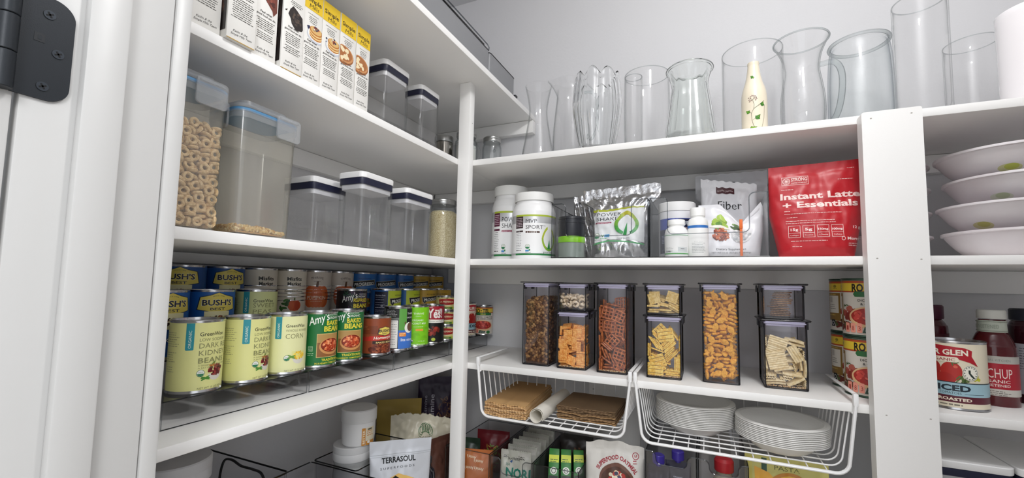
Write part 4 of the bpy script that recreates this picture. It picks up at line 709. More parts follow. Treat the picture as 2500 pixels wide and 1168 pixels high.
# ================================================================ LEFT SHELVES: boxes, keepers, pop-lid boxes
def front_x(x, y0, w, z0):
    """art plane facing +X, x(mm) runs along +Y"""
    return lambda u, v, o: (x+o, y0+u, z0+v)
INK = '3A3634'; YELB = 'E8C32C'
def mix_box(i, y0, x, w, label):
    t = thing('baking_mix_box', label, 'box', (x, y0, Bz+.0002), group='slim baking mix boxes on the left shelf'); H = .1715; dp = .125
    m = MB(); m.box(-dp, 0, 0, w, 0, H, mat('E6E4DF', .42), .0007)
    m.box(-.0002, .0003, .0005, w-.0005, .0001, .0012, mat('B8923A', .4)); m.build('carton', t)
    a = Art(); W = w*1000
    if i in (4, 5, 6, 7):
        a.r(.4, 134, W-.4, 171, YELB).t('Simple', W/2, 149, 8.6, '1E1A12', w=W*.82, bold=.03, al='C').t('Mills', W/2+1, 137.5, 8.4, '1E1A12', w=W*.5, shear=.2, rot=.06, al='C')
        a.lines(6, 126, W-12, 1, 3, 1.2, '8A8680', i, 'C').lines(10, 121, W-20, 3, 3.2, 1.2, '55504A', i+4, 'C').t('Original', W/2, 110.5, 2.6, '55504A', w=W*.36, al='C')
    if i in (4, 5):
        a.pile(W*.3, 98, 3, 6, 4, 2, 2, ['2E3454'], i, True); E_ = [(W if W*.66+q > W else W*.66+q) for q in (0,)]
        cx = W*.68; P = lambda rx, rz, zc, col: a.poly([(min(W-.3, cx+rx*math.cos(2*PI*k/26)), zc+rz*math.sin(2*PI*k/26)) for k in range(26)], col)
        P(19, 13, 90, 'C9CCD6'); P(17, 11, 91.5, 'F0EFEA')
        for q in range(5): P(14, 8, 90+q*2.4, ['B87434', 'E6C98C'][q % 2])
        P(12, 7, 101, 'D8B070'); a.pile(W*.68, 103, 7, 5, 14, 2, 1.8, ['7A3A2A', '2E3454', 'C86A40', 'F0E0C0', '8A4A30'], 3+i, True)
    if i in (6, 7):
        cx = W*.26; P = lambda rx, rz, zc, col: a.poly([(max(.3, min(W-.3, cx+rx*math.cos(2*PI*k/26))), zc+rz*math.sin(2*PI*k/26)) for k in range(26)], col)
        P(25, 19, 91, '9A5F34'); P(24, 17, 93, 'C98F5C'); P(21, 14.5, 94, 'A86A3C')
        rg = random.Random(i)
        for q in range(13): a.e(max(5, min(W-12, cx+rg.uniform(-18, 16))), 94+rg.uniform(-11, 11), 4.6, 3, 'F0DFB8', 10, rg.uniform(0, 3))
    if i == 3:
        a.lines(12, 124, W-16, 3, 3.2, 1.2, '55504A', i+4, 'C').poly([(W*.3, 108), (W*.44, 116), (W*.62, 112), (W*.9, 104), (W*.95, 84), (W*.9, 80), (W*.6, 76), (W*.4, 84), (W*.34, 92), (W*.22, 98)], '2A2220')
        a.pile(W*.6, 96, 11, 13, 22, 3, 2, ['3A302C', '1E1816', '4A3E38', '5A4A40'], 5).pile(W*.12, 103, 2, 2, 3, 1, 1, ['2A2220'], 5)
    if i == 2: a.poly([(W*.1, 134), (W*.4, 100), (W*.75, 86), (W*.8, 78), (W*.95, 88), (W*.92, 134)], '6A3428').pile(W*.66, 104, 8, 14, 16, 3, 2, ['8A4A3A', '4A2018', '7A3A2C'], 4)
    zt = 75 if i > 1 else 118
    a.t('Feel what', W/2, zt, 3.6, '3A3430', w=W*.5, bold=.02, al='C', shear=.1).t('good food can do.', W/2, zt-5.4, 3.6, '3A3430', w=W*.82, bold=.02, al='C', shear=.1)
    n = int((zt-32)/3.4); a.lines(4, zt-11, W-8, n//2, 3.3, 1.25, '4A4642', i*3, 'C').lines(4, zt-11-3.3*(n//2)-2.4, W-8, n//2-2, 3.3, 1.25, '4A4642', i*3+1, 'C')
    a.t('Katlin & the', W/2-2, 13.5, 3.6, INK, w=W*.5, al='C', shear=.35, rot=.05).t('Simple Mills Team', W/2, 8.4, 3.4, INK, w=W*.74, al='C', shear=.35, rot=.05)
    m = MB(); wrap(m, a, lambda u, v, o: (o+.0002, u, v), step=2e-5); m.build('printed_side', t, sharp=60, fix=False)
    if i in (1, 3):
        a = Art(); a.r(-dp*1000+1, 12, -3, 150, '2A2322').pile(-40, 80, 36, 60, 60, 9, 6, ['3A302E', '1C1716', '4A3C38', '6A5248'], i)
        m = MB(); wrap(m, a, lambda u, v, o: (u, -o-.0002, v), step=2e-5); m.build('printed_face', t, sharp=60, fix=False)
LB = ['leftmost white mix box, cut by the door frame', 'white mix box pushed out past the shelf edge, second from the door frame', 'white mix box with a brown cake corner, third from the door frame', 'white mix box with a dark brownie chunk printed on it',
      'first of the yellow-topped pancake mix boxes, beside the brownie box', 'yellow-topped box with blueberry pancakes, between two other yellow-topped boxes', 'yellow-topped box with the left half of a round almond cake', 'rightmost yellow-topped box, beside the tall pop-lid container']
YB = [(-.722, .0415, -.006), (-.6785, .043, .006), (-.633, .0405, -.005), (-.586, .0405, -.001), (-.5445, .0405, -.005), (-.5025, .0405, -.006), (-.4605, .0405, -.005), (-.4175, .0385, -.006)]
for i, (y, w_, x) in enumerate(YB): mix_box(i, y, x, w_, LB[i])

NAVY = mat('23253A', .35)
def poplid(xf, y0, sx, sy, h, z, label, group='white pop-lid containers', r=.013, clear=CLEAR):
    t = thing('pop_lid_container', label, 'food container', (xf, y0, z+.0002), group=group); e = .0022; r2 = r*.8
    def L(i, r_): return rrect(-sx+i, -i, i, sy-i, r_, 5)
    m = MB(); hb = h-.026; m.loft([at(L(.003, r2), 0), at(L(.0018, r2), .003), at(L(.0012, r2), hb), at(L(.0012+e, r2-.002), hb), at(L(.0018+e, r2-.002), .0045)], clear); m.build('clear_body', t)
    m = MB(); m.loft([at(L(.0046, r2), hb-.011), at(L(.004, r2), hb-.004), at(L(.004, r2), hb+.006)], mat('DADADD', .35)); m.build('lid_plug', t)
    m = MB(); m.loft([at(L(.001, r), hb-.001), at(L(.0005, r), hb+.001), at(L(.0005, r), hb+.0125), at(L(.001, r), hb+.013)], NAVY); m.build('gasket', t)
    m = MB(); m.loft([at(L(0, r), hb+.0132), at(L(-.0006, r), hb+.0142), at(L(-.0006, r), h-.0015), at(L(.0008, r), h), ], WHITEP)
    m.lathe([(0, h-.0002), (.018, h-.0002), (.019, h+.0004), (.0, h+.0006)], WHITEP, 28, (-sx/2, sy/2, 0)); m.build('lid', t); return t
poplid(-.03, -.302, .082, .092, .166, Bz, 'tall pop-lid container beside the rightmost yellow-topped box')
poplid(-.03, -.163, .062, .086, .166, Bz, 'pop-lid container on the upper left shelf nearest the corner post')
poplid(-.115, -.410, .098, .098, .154, Cz, 'pop-lid container behind the blue-lidded keeper, set back on the shelf')
poplid(-.022, -.366, .074, .104, .1665, Cz, 'pop-lid container standing at the middle of the left shelf, widest in view')
poplid(-.028, -.207, .070, .112, .165, Cz, 'pop-lid container in front of the jar of oats')
# tall cereal keepers with blue seals
BLUE = mat('5E9AC8', .4, trans=.3, key='blue_seal'); LOCK = glass('frosted_lid', 'F4F5F6', 'C4C8CC', 2.5, rough=.25, haze=.17, hz='E8EAEC')
def keeper(xf, y0, sx, sy, h, label, ly0, body):
    t = thing('cereal_keeper', label, 'food container', (xf, y0, Cz+.0002), group='tall keepers with blue seals'); e = .0015
    def L(i, r_): return rrect(-sx+i, -i, i, sy-i, r_, 6)
    m = MB(); m.loft([at(L(.005, .014), 0), at(L(.003, .016), .003), at(L(-.0008, .018), h-.016), at(L(e-.0008, .0165), h-.016), at(L(.003+e, .0145), .0045)], body); m.build('keeper_body', t)
    m = MB(); m.loft([at(L(-.0025, .02), h-.026), at(L(-.003, .02), h-.024), at(L(-.003, .02), h-.014), at(L(-.001, .02), h-.0125)], LOCK, cap0=False, cap1=False); m.build('collar', t)
    m = MB(); m.loft([at(L(-.002, .02), h-.0155), at(L(-.0026, .02), h-.0145), at(L(-.0026, .02), h-.011), at(L(-.002, .02), h-.010)], BLUE); m.build('seal', t)
    m = MB(); m.loft([at(L(-.003, .02), h-.0098), at(L(-.0034, .02), h-.008), at(L(-.001, .018), h-.003), at(L(.010, .014), h-.001), at(L(.012, .012), h+.007), at(L(.016, .010), h+.0085)], LOCK); lid_ = m.build('lid', t)
    for (a0, a1) in ((ly0, ly0+.044),):
        m = MB(); m.loft([[(x, y, z) for y, z in rrect(a0, a1, h-.044, h-.004, .006, 4)] for x in (.0046, .0056, .0074, .008)], LOCK); m.tube([(.0078, a0+.004, h-.009), (.0078, a1-.004, h-.009)], .0016, LOCK, 6); m.build('latch', lid_)
    m = MB(); m.loft([[(x, y, z) for x, z in rrect(-sx/2-.022, -sx/2+.022, h-.044, h-.004, .006, 4)] for y in (-.0046, -.0056, -.0078)], LOCK); m.build('latch', lid_); return t
keeper(-.026, -.7385, .082, .0925, .226, 'tall keeper with blue seal nearly full of tan cereal rings, beside the door frame', .040, FROST)
keeper(-.024, -.630, .088, .106, .214, 'tall keeper with blue seal, nearly empty, with oat clusters at its bottom', .058, FROST)
fill('ring', lambda: torus_mb(.0052, .0024, OAT, flat=1.15), 'cereal_ring', 'tan oat cereal ring inside the keeper nearest the door frame', 'cereal', 'cereal rings in the keeper',
     (-.067, -.6922, Cz+.006), PI/2, .1585, 290, depth=.024, face=.7, half=.003, wall=-.035, xw=.043, rad=.008, restname='cereal_ring_heap', restlabel='tan cereal rings deeper in the keeper beside the door frame')
def lumps(name, label, cat, region, n, r, mats, seed, core=None, top=lambda x, y: 0, flat=.7):
    """region x0,x1,y0,y1,z0,z1: lumps along the outside and the top of a solid heap"""
    rg = random.Random(seed); x0, x1, y0, y1, z0, z1 = region; b = MB()
    ico = bmesh.new(); bmesh.ops.create_icosphere(ico, subdivisions=1, radius=1); IV = [v.co.copy() for v in ico.verts]; IF = [[v.index for v in f.verts] for f in ico.faces]; ico.free()
    if core:
        i = r*.8; k = 6; g = []
        b.loft([at(rrect(x0+i, x1-i, y0+i, y1-i, .004, 2), z0), at(rrect(x0+i, x1-i, y0+i, y1-i, .004, 2), z1-r*2.4)], core)
    for _ in range(n):
        q = rg.random(); 
        x, y = rg.uniform(x0+r, x1-r), rg.uniform(y0+r, y1-r); z = rg.uniform(z0+r, z1)
        if q < .45: y = y0+r*rg.uniform(.8, 1.6)
        elif q < .65: x = x1-r*rg.uniform(.8, 1.6)
        elif q < .75: x = x0+r*rg.uniform(.8, 1.6)
        else: z = z1-r*rg.uniform(0, 1.6)
        z = min(z, z1+top(x, y)); s_ = r*rg.uniform(.7, 1.15); R = Euler((rg.uniform(0, 6), rg.uniform(0, 6), rg.uniform(0, 6))).to_matrix(); k = b.mi(mats[rg.randrange(len(mats))])
        V = [b.bm.verts.new(Vector((x, y, z))+R @ Vector((v.x*s_*rg.uniform(.8, 1.15), v.y*s_*rg.uniform(.8, 1.1), v.z*s_*flat))) for v in IV]
        for f in IF: b.face([V[j] for j in f], k)
    return tag(b.build(name, None, sharp=70, fix=False), label, cat, kind='stuff')
OATS = [speckle('oat_a', 'C8A060', 'E0C48C', 300), mat('D8B878', .8), mat('B88C4C', .8), mat('E4D0A0', .8)]
lumps('oat_cluster_heap', 'toasted oat clusters at the bottom of the nearly empty keeper', 'cereal', (-.104, -.032, -.622, -.532, Cz+.006, Cz+.017), 900, .0036, OATS, 3, core=OATS[2], top=lambda x, y: .006*math.sin((y+.62)*60))
# glass jar of oats by the post
def jar(x, y, z, r, h, label, body, lidm, lid_r, lid_h, name='glass_jar', neck=.8, handle=None, cat='jar', group=None, lidpart='lid'):
    t = thing(name, label, cat, (x, y, z+.0002), group=group); hb = h-lid_h
    P = smooth([(r*.86, 0), (r*.97, .003), (r, .012), (r, hb*neck), (r*.96, hb*neck+.009), (lid_r*.95, hb-.006), (lid_r*.94, hb)], 4)
    m = MB(); m.lathe([(0, .0)]+P+[(a-.0028, b) for a, b in P[::-1][:-3]]+[(r-.004, .005), (0, .004)], body, 48); m.build('jar_body', t)
    m = MB(); m.lathe([(0, hb-.001), (lid_r*.98, hb-.001), (lid_r, hb+.001), (lid_r, hb+lid_h*.45), (lid_r*.985, hb+lid_h*.5), (lid_r, hb+lid_h*.56), (lid_r, h-.002), (lid_r-.0018, h), (lid_r-.005, h-.0006), (0, h-.0006)], lidm, 56, rfun=lambda q, zz, a, j: q); m.build(lidpart, t)
    if handle is not None:
        m = MB(); c, s_ = math.cos(handle), math.sin(handle)
        m.tube([(c*q, s_*q, zz) for q, zz in smooth([(r*.97, h*.25), (r*1.35, h*.27), (r*1.62, h*.38), (r*1.55, h*.55), (r*1.25, h*.62), (r*.97, h*.60)], 5)], .0045, body, 8); m.build('handle', t)
    return t
ZINC = mat('B4B4B2', .3, 1., key='brushed_lid'); 
jar(-.092, .048, Cz, .0465, .182, 'glass jar of oats with metal lid behind the last pop-lid container', VASEG, ZINC, .039, .015)
OATM = speckle('rolled_oats', 'B8A47C', 'DDD0AC', 330, .8, .8, 'CBBA90')
m = MB(); m.lathe([(0, .005), (.040, .005), (.0428, .012), (.0428, .128), (.040, .140), (.034, .147), (0, .150)], OATM, 40, (0, 0, 0)); tag(m.build('rolled_oats', None, (-.092, .048, Cz)), 'beige rolled oats filling the glass jar on the left shelf', 'oats', kind='stuff')
# upper left corner: tin and handled mugs
t = thing('metal_canister', 'small polished metal canister near the upper corner', 'canister', (-.146, .12, Bz+.0002))
m = MB(); m.lathe([(0, 0), (.029, 0), (.03, .001), (.03, .105), (.0285, .107), (0, .107)], mat('A8A49C', .18, 1.), 48); m.build('canister_body', t)
m = MB(); m.lathe([(0, .1072), (.0305, .1072), (.031, .109), (.031, .124), (.0295, .127), (0, .1265)], ZINC, 48); m.build('lid', t)
jar(-.073, .14, Bz, .0365, .138, 'handled glass jar filled with white powder right behind the slim post', VASEG, ZINC, .032, .016, handle=-.25)
m = MB(); m.lathe([(0, .005), (.031, .005), (.0325, .012), (.0325, .092), (0, .094)], mat('E4E2DC', .9), 36); tag(m.build('white_powder', None, (-.073, .14, Bz)), 'white powder inside the handled jar behind the post', 'powder', kind='stuff')
jar(-.022, .225, Bz, .0325, .142, 'empty greenish handled glass jar in the upper corner beside the post', VASEG, ZINC, .030, .016, handle=-.9)
# topmost shelf: grey bins
GREYC = glass('grey_bin', 'A4A6AA', '5C6066', 1.6, rough=.12, haze=.5, hz='B4B5B8')
def topbin(y0, y1, h, label, rail):
    t = thing('storage_bin', label, 'bin', (.088, y0, Az+.0002), group='grey clear bins on the topmost shelf'); L = y1-y0
    m = MB(); m.loft([at(rrect(-.36, 0, 0, L, .008, 4), 0), at(rrect(-.36, 0, 0, L, .008, 4), h), at(rrect(-.3575, -.0025, .0025, L-.0025, .006, 4), h), at(rrect(-.3575, -.0025, .0025, L-.0025, .006, 4), .003)], GREYC); m.build('bin_body', t)
    m = MB(); m.tube([(x, y, h) for x, y in rrect(-.36, 0, 0, L, .008, 4)], .0014, EDGE, 6, closed=True); m.build('rim', t)
    if rail:
        m = MB(); m.tube([(0, L-.004, h), (0, L-.002, h+.010), (-.002, L-.008, h+.016), (-.002, .02, h+.016), (0, .01, h)], .0016, EDGEL, 6); m.tube([(0, L-.03, h+.004), (-.001, .03, h+.004)], .001, EDGE, 6); m.build('grip_rail', t)
topbin(-.60, -.018, .0655, 'long grey clear bin with a raised grip rail over the left shelves', True)
topbin(-.014, .158, .064, 'short grey clear bin at the end of the topmost shelf, toward the vases', False)
m = MB(); m.loft([[(x, y, z) for y, z in rrect(.166, .180, Az+.0003, Az+.017, .002, 2)] for x in (.078, .088)], mat('1E1F24', .4)); m.box(.079, .087, .178, .186, Az+.013, Az+.019, mat('1E1F24', .4)); one('binder_clip', m, 'tiny black clip at the end of the topmost left shelf', 'clip')
# ================================================================ GLASS ON THE BACK SHELF (Bz)
def vessel(name, x, y, prof, label, mt, cat='vase', th=.0026, base=.006, seg=56, rfun=None, zfun=None, part='glass_body', group=None, n=5, z=None, lip=None):
    t = thing(name, label, cat, (x, y, (Bz if z is None else z)+.0002), group=group); P = smooth(prof, n)
    inner = [(max(.001, a-th), b) for a, b in P if b > base]
    pr = [(0, .0012), (P[0][0]*.7, .0008), (P[0][0]-.002, 0)]+P+[(P[-1][0]-th*.5, P[-1][1]+th*.45)]+inner[::-1]+[(inner[0][0]*.9, base), (0, base*.8)]
    m = MB(); m.lathe(pr, mt, seg, rfun=rfun, zfun=zfun); m.build(part, t, sharp=50)
    if not lip and not rfun and mt is VASE: lip = (P[-1][0]-th*.5, P[-1][1]+.0004, .0011)
    if lip: m = MB(); m.tube([(lip[0]*math.cos(2*PI*i/48), lip[0]*math.sin(2*PI*i/48), lip[1]) for i in range(48)], lip[2], VASEH if mt in (VASE, VASEG, VASEP) else mt, 8, closed=True); m.build('lip', t)
    return t
CRY = real_glass('crystal_glass', 'FEFFFF'); CARG = real_glass('green_tinted_glass', 'FBFEFC')
vessel('glass_vase', .201, .08, [(.047, .001), (.0455, .02), (.035, .08), (.0265, .140), (.030, .18), (.0385, .221)], 'waisted clear glass vase at the left end of the glassware shelf', VASEP, th=.002)
t = vessel('glass_pitcher', .264, .190, [(.047, .001), (.053, .02), (.053, .10), (.047, .17), (.0415, .225), (.0405, .25), (.046, .273)], 'tall clear pitcher with a long spout, behind the fluted crystal vase', VASEP, 'pitcher', th=.002, seg=72,
    rfun=lambda r, z, a, j: r+max(0, (z-.228)/.045)*.028*math.exp(-((a-PI)/.38)**2), zfun=lambda r, z, a, j: z+max(0, (z-.228)/.045)*(.010*math.exp(-((a-PI)/.5)**2)-.006*math.cos(2*a)*0+.004*math.cos(a)*-1))
m = MB(); m.tube([(x, y, z) for x, y, z in smooth([(.040, .01, .240), (.066, .02, .232), (.078, .025, .185), (.070, .022, .12), (.052, .012, .085)], 6)], .0045, VASEH, 8); m.build('handle', t)
def flute(r, z, a, j): return r*(1+(.075*abs(math.cos(6*a))-.04)*min(1, z/.03))
vessel('crystal_vase', .373, .075, [(.040, .001), (.046, .010), (.056, .06), (.0640, .115), (.0650, .145), (.0615, .18), (.0575, .206)], 'fluted crystal vase with a scalloped rim', CRY, th=.0045, base=.012, seg=96,
    rfun=flute, zfun=lambda r, z, a, j: z+max(0, (z-.15)/.056)**2*.020*abs(math.cos(4*a))-(.006 if z > .19 else 0))
vessel('glass_tumbler', .474, .05, [(.0212, .001), (.0215, .01), (.0216, .09), (.0218, .1845)], 'narrow straight clear glass in front of the wide round vase', VASE, th=.0022, base=.013)
vessel('glass_vase', .492, .168, [(.052, .001), (.058, .01), (.0615, .08), (.0620, .15), (.0605, .24)], 'wide round clear vase behind the narrow straight glass', VASE, th=.0024)
vessel('glass_carafe', .606, .092, [(.0610, .001), (.0620, .008), (.0525, .08), (.0435, .145), (.0425, .158), (.0455, .175), (.0520, .196)], 'ribbed greenish carafe with a wide rolled lip', CARG, 'carafe', th=.0042, base=.010, seg=96,
    rfun=lambda r, z, a, j: r*(1+.02*math.cos(12*a)*(1 if z < .185 else .2)), lip=(.0530, .1985, .0038))
vessel('glass_vase', .755, .200, [(.0690, .001), (.0704, .008), (.0708, .12), (.0712, .268)], 'big straight clear cylinder vase behind the painted ivory bottle', VASE, th=.0022)
# painted ivory bottle
BP = smooth([(.0252, .001), (.0262, .008), (.0268, .05), (.0264, .085), (.0235, .105), (.0178, .124), (.0143, .142), (.0118, .163)], 5)
t = thing('ceramic_bottle', 'ivory bottle painted with green ivy and berries', 'bottle', (.744, .052, Bz+.0002))
m = MB(); m.lathe([(0, .001), (.022, 0)]+BP+[(.0124, .1655), (.0120, .170), (.0085, .1705), (.0085, .160), (0, .150)], mat('EADFC8', .14, coat=.6), 56); m.build('bottle_body', t)
def bR(z):
    for (a, b), (c, d) in zip(BP, BP[1:]):
        if b <= z <= d: return a+(c-a)*(z-b)/(d-b+1e-9)
    return BP[-1][0]
a = Art(); GRN = ['3E7A28', '5C9430', '7FA83A', '2E5E22']
a.line([(6, 2), (-2, 14), (-5, 26), (-6, 42), (-1, 52), (0, 62), (-3, 73)], .7, '4A4A2E').line([(-1, 52), (10, 60), (21, 70)], .9, '2F4A26').line([(22, 60), (20, 30), (14, 4)], .6, '4A4A2E').line([(-4, 26), (2, 30), (5, 34)], .5, '4A4A2E').line([(-5, 42), (-9, 46)], .5, '4A4A2E').line([(-3, 73), (-8, 77)], .4, '4A4A2E').line([(-3, 73), (1, 80)], .4, '4A4A2E').line([(-3, 73), (4, 76)], .4, '4A4A2E')
def leaf(cx, cz, s_, rot, k=0):
    for sc, c in ((1, GRN[3]), (.86, GRN[k % 3])):
        q = s_*sc; P = [(0, -1), (.5, -.75), (.95, -.1), (.55, .15), (.35, .6), (0, 1.25), (-.35, .6), (-.55, .15), (-.95, -.1), (-.5, -.75)]
        a.poly([(cx+(x*math.cos(rot)-y*math.sin(rot))*q, cz+(x*math.sin(rot)+y*math.cos(rot))*q) for x, y in P], c)
    a.line([(cx, cz), (cx+1.1*s_*-math.sin(rot), cz+1.1*s_*math.cos(rot))], .35, 'B4CC5A')
leaf(-13, 47, 5, .9, 1); leaf(7, 32, 6.5, -.7, 0); leaf(17, 62, 5.5, -.3, 0); leaf(-3, 7, 7.5, -1.2, 2); leaf(-6, 131, 5, 1.0, 0); leaf(0, 129, 3.6, -1.4, 1)
for bx, bz in ((-10, 74), (-11, 79), (-7, 81), (-4, 83), (-1, 82), (2, 81), (4, 78), (5, 75), (0, 77), (-7, 77), (-9, 70), (-6, 72), (3, 72)): a.e(bx, bz, 1.5, 1.5, '4A1E22', 10).e(bx-.2, bz+.2, .8, .8, 'E8D0C0', 8)
m = MB(); a0 = facing(.744, .052, 0); wrap(m, a, lambda u, v, o: ((bR(v)+o)*math.cos(a0+u/.0266), (bR(v)+o)*math.sin(a0+u/.0266), v), cutx=.002, cutz=.004, step=2e-5, rough=.2); m.build('painted_ivy', t, sharp=60, fix=False)
t = vessel('glass_pitcher', .846, .098, [(.034, .001), (.040, .012), (.0440, .05), (.0430, .09), (.0385, .125), (.0350, .155), (.0400, .19), (.0545, .224)], 'round-bellied clear pitcher with a looped handle', VASEP, 'pitcher', th=.0026, lip=(.0545, .2245, .002))
m = MB(); m.tube(smooth([(.034, -.006, .160), (.060, -.012, .158), (.0715, -.016, .13), (.070, -.016, .08), (.060, -.012, .035), (.043, -.006, .018)], 7), .0046, VASEH, 8, flat=1.4); m.build('handle', t)
vessel('glass_jar', .972, .165, [(.0590, .001), (.0620, .010), (.0620, .12), (.0590, .19), (.0550, .220)], 'large blue-tinged jar with a thick rolled lip, left of the tallest cylinder vase', VASEG, 'jar', th=.004, base=.01, lip=(.0562, .226, .0042))
vessel('glass_vase', 1.046, .062, [(.0415, .001), (.0425, .008), (.0430, .12), (.0436, .246)], 'tallest clear cylinder vase, above the wide white upright board', VASE, th=.0026, base=.009)
vessel('glass_vase', 1.190, .222, [(.044, .001), (.045, .01), (.046, .21)], 'clear cylinder vase partly behind the white one on the right', VASE, th=.0022)
vessel('white_vase', 1.236, .10, [(.054, .001), (.0555, .008), (.0560, .12), (.0565, .204)], 'glossy white cylinder vase at the right end of the glassware shelf', mat('F0ECEE', .12, coat=.5), th=.003)

# ================================================================ BOTTLES, CLEAR BINS AND BAGS ON THE MIDDLE BACK SHELF (Cz)
def tub_label(kind):
    a = Art(); a.r(-56, 122, 110, 127, 'A8B83A').r(-56, 12, 110, 17, '2E7A44')
    a.r(-56, 88, -30, 122, '5A1E3A' if kind == 'p' else '3A2A2C').r(-56, 82, -30, 85.5, 'E8E8E8').r(-56, 77, -30, 82, '5A1E3A' if kind == 'p' else '3A2A2C').lines(-54, 116, 22, 6, 4.6, 1.6, 'D8C8D0', 2).lines(-54, 72, 22, 10, 4.6, 1.2, '5A5A5A', 4).lines(-54, 24, 20, 1, 3, 2.5, '4A4A4A', 6)
    if kind == 'p': a.t('POWER', -22, 100, 12, '2A2A2A', w=58).t('SHAKE', -22, 84, 12, '2A2A2A', w=56).r(-22, 73, 16, 78, '8E1E44').t('APPLE BERRY FLAVOR', -20, 74.3, 2.4, 'F0E0E8', w=34)
    else: a.t('MVP', -22, 103, 11.5, '3A3436', w=32).t('SPORT', -22, 86, 11.5, '3A3436', w=50).t('TM', 29, 94, 3, '3A3436', w=6).r(-22, 75, 18, 80, '4A2E24').t('CHOCOLATE', -12, 76.3, 2.4, 'F0E4D8', w=20)
    a.usda(-16, 36, 7); a.r(-22, 22, -12, 27, '4A8AC0').r(-12, 24, -8, 29, '3E8E4A').lines(-22, 19, 16, 1, 2, 1.3, '6A6A6A', 2)
    cx, cz = 48, 60
    for i in range(26):
        t0, t1 = PI/2+.32+(2*PI-.9)*i/26, PI/2+.32+(2*PI-.9)*(i+1)/26; c = ['B4C03C', '9AB83C', '7AAE3E', '52A044', '2E8A48'][min(4, int(5*abs(((i/26)*2-1)*-1+1)/2*1.2)) if 0 else (i*5//26 if i < 13 else (25-i)*5//26+0)]
        def Q(tt, k): rx, rz = 24*k, 33*k; q = 1-.25*max(0, math.sin(tt)); return (cx+rx*math.cos(tt)*q, cz+rz*math.sin(tt)*1.08)
        a.poly([Q(t0, 1), Q(t1, 1), Q(t1, .78), Q(t0, .78)], c)
    a.poly([(cx-6, 30), (cx+4, 30), (cx+1, 58)], '2E8A48').t('purium', 30, 19, 6, '4A4A4A', w=34)
    return a
def powder_bottle(x, y, r, h, kind, label, sx):
    t = thing('powder_bottle', label, 'bottle', (x, y, Cz+.0002)); k = h/.192; nr = r*.865
    m = MB(); P = smooth([(r*.93, .001), (r, .006), (r, .125*k), (r*.975, .140*k), (r*.90, .153*k), (nr*.97, .160*k), (nr*.97, .170*k)], 5)
    m.lathe([(0, .002), (r*.8, 0)]+P+[(0, .170*k)], WHITEP, 64); m.build('bottle_body', t)
    m = MB(); m.lathe([(nr*1.0, .1665*k), (nr*1.03, .168*k), (nr*1.035, .1875*k), (nr*1.01, h-.0015), (nr*.9, h), (0, h)], mat('E8E8E6', .45), 96, rfun=lambda q, z, a, j: q*(1+(.006*math.cos(48*a) if .168*k < z < .187*k else 0))); m.build('lid', t)
    m = MB(); a = tub_label(kind); a0 = facing(x, y, sx); R = r+.0002
    a.L = [([(u*r/.0635, v*k*.98) for u, v in V], F, c) for V, F, c in a.L]
    m.lathe([(R, .0125*k), (R, .124*k)], mat('C9CACC', .3, .35, key='silver_label'), 64, rfun=lambda q, z, a_, j: q)
    wrap(m, a, lambda u, v, o: ((R+o)*math.cos(a0+u/R), (R+o)*math.sin(a0+u/R), v), cutx=.005, step=2.5e-5, rough=.4); m.build('wrap_label', t, sharp=60, fix=False)
powder_bottle(.078, .172, .059, .2345, 'p', 'tall white powder bottle with maroon strip, behind the sport one', -.12)
powder_bottle(.184, .102, .0630, .192, 'm', 'white sport powder bottle standing in front, left of the clear bins', -.02)
def clear_bin(x0, x1, y0, y1, z, h, label, cut=None, group=None, mt=None, notch='y', side_loop=False):
    """open bin; front panel (towards -Y) has a hand cut-out cut=(xa, xb, za)"""
    mt = mt or CLEAR; t = thing('clear_bin', label, 'bin', (x0, y0, z+.0002), group=group); W, L, e = x1-x0, y1-y0, .0025
    m = MB(); m.box(0, W, 0, L, 0, e, mt); m.box(0, e, e, L, e+.0001, h, mt); m.box(W-e, W, e, L, e+.0001, h, mt); m.box(e, W-e, L-e, L, e+.0001, h, mt); m.build('bin_body', t)
    m = MB(); top = [(0, h), (W, h)]
    if cut:
        xa, xb, za = cut; r = .012; Q = lambda cx, cz, a0, a1, s_=6: [(cx+r*math.cos(a0+(a1-a0)*i/s_), cz+r*math.sin(a0+(a1-a0)*i/s_)) for i in range(s_+1)]
        top = [(0, h)]+Q(xa-r, h-r, PI/2, 0)+Q(xa+r, za+r, PI, PI*1.5)+Q(xb-r, za+r, -PI/2, 0)+Q(xb+r, h-r, PI, PI/2)+[(W, h)]
    m.prism([(0, e)]+top+[(W, e)], 'y', 0, e, mt); m.build('front_panel', t)
    m = MB(); m.tube([(u, e/2, v) for u, v in top], .0013, EDGEL, 6)
    m.tube([(0+.0006, e, h), (.0006, L-.001, h), (W-.0006, L-.001, h), (W-.0006, e, h)], .0013, EDGEL, 6); m.build('rim', t)
    m = MB()
    for x in (.0006, W-.0006): m.tube([(x, .0006, 0.001), (x, .0006, h)], .0010, EDGEL if mt is CLEAR else EDGE, 6)
    m.tube([(0, .0004, .0016), (W, .0004, .0016)], .0014, EDGE, 6); m.build('edge', t); return t
G1 = 'clear bins with hand cut-outs on the middle back shelf'
clear_bin(.268, .5125, .015, .268, Cz, .1435, 'clear bin holding the silver foil shake bags', (.038, .205, .056), G1)
clear_bin(.516, .7630, .015, .268, Cz, .1435, 'clear bin holding white fiber bags and supplement bottles', (.040, .210, .056), G1)
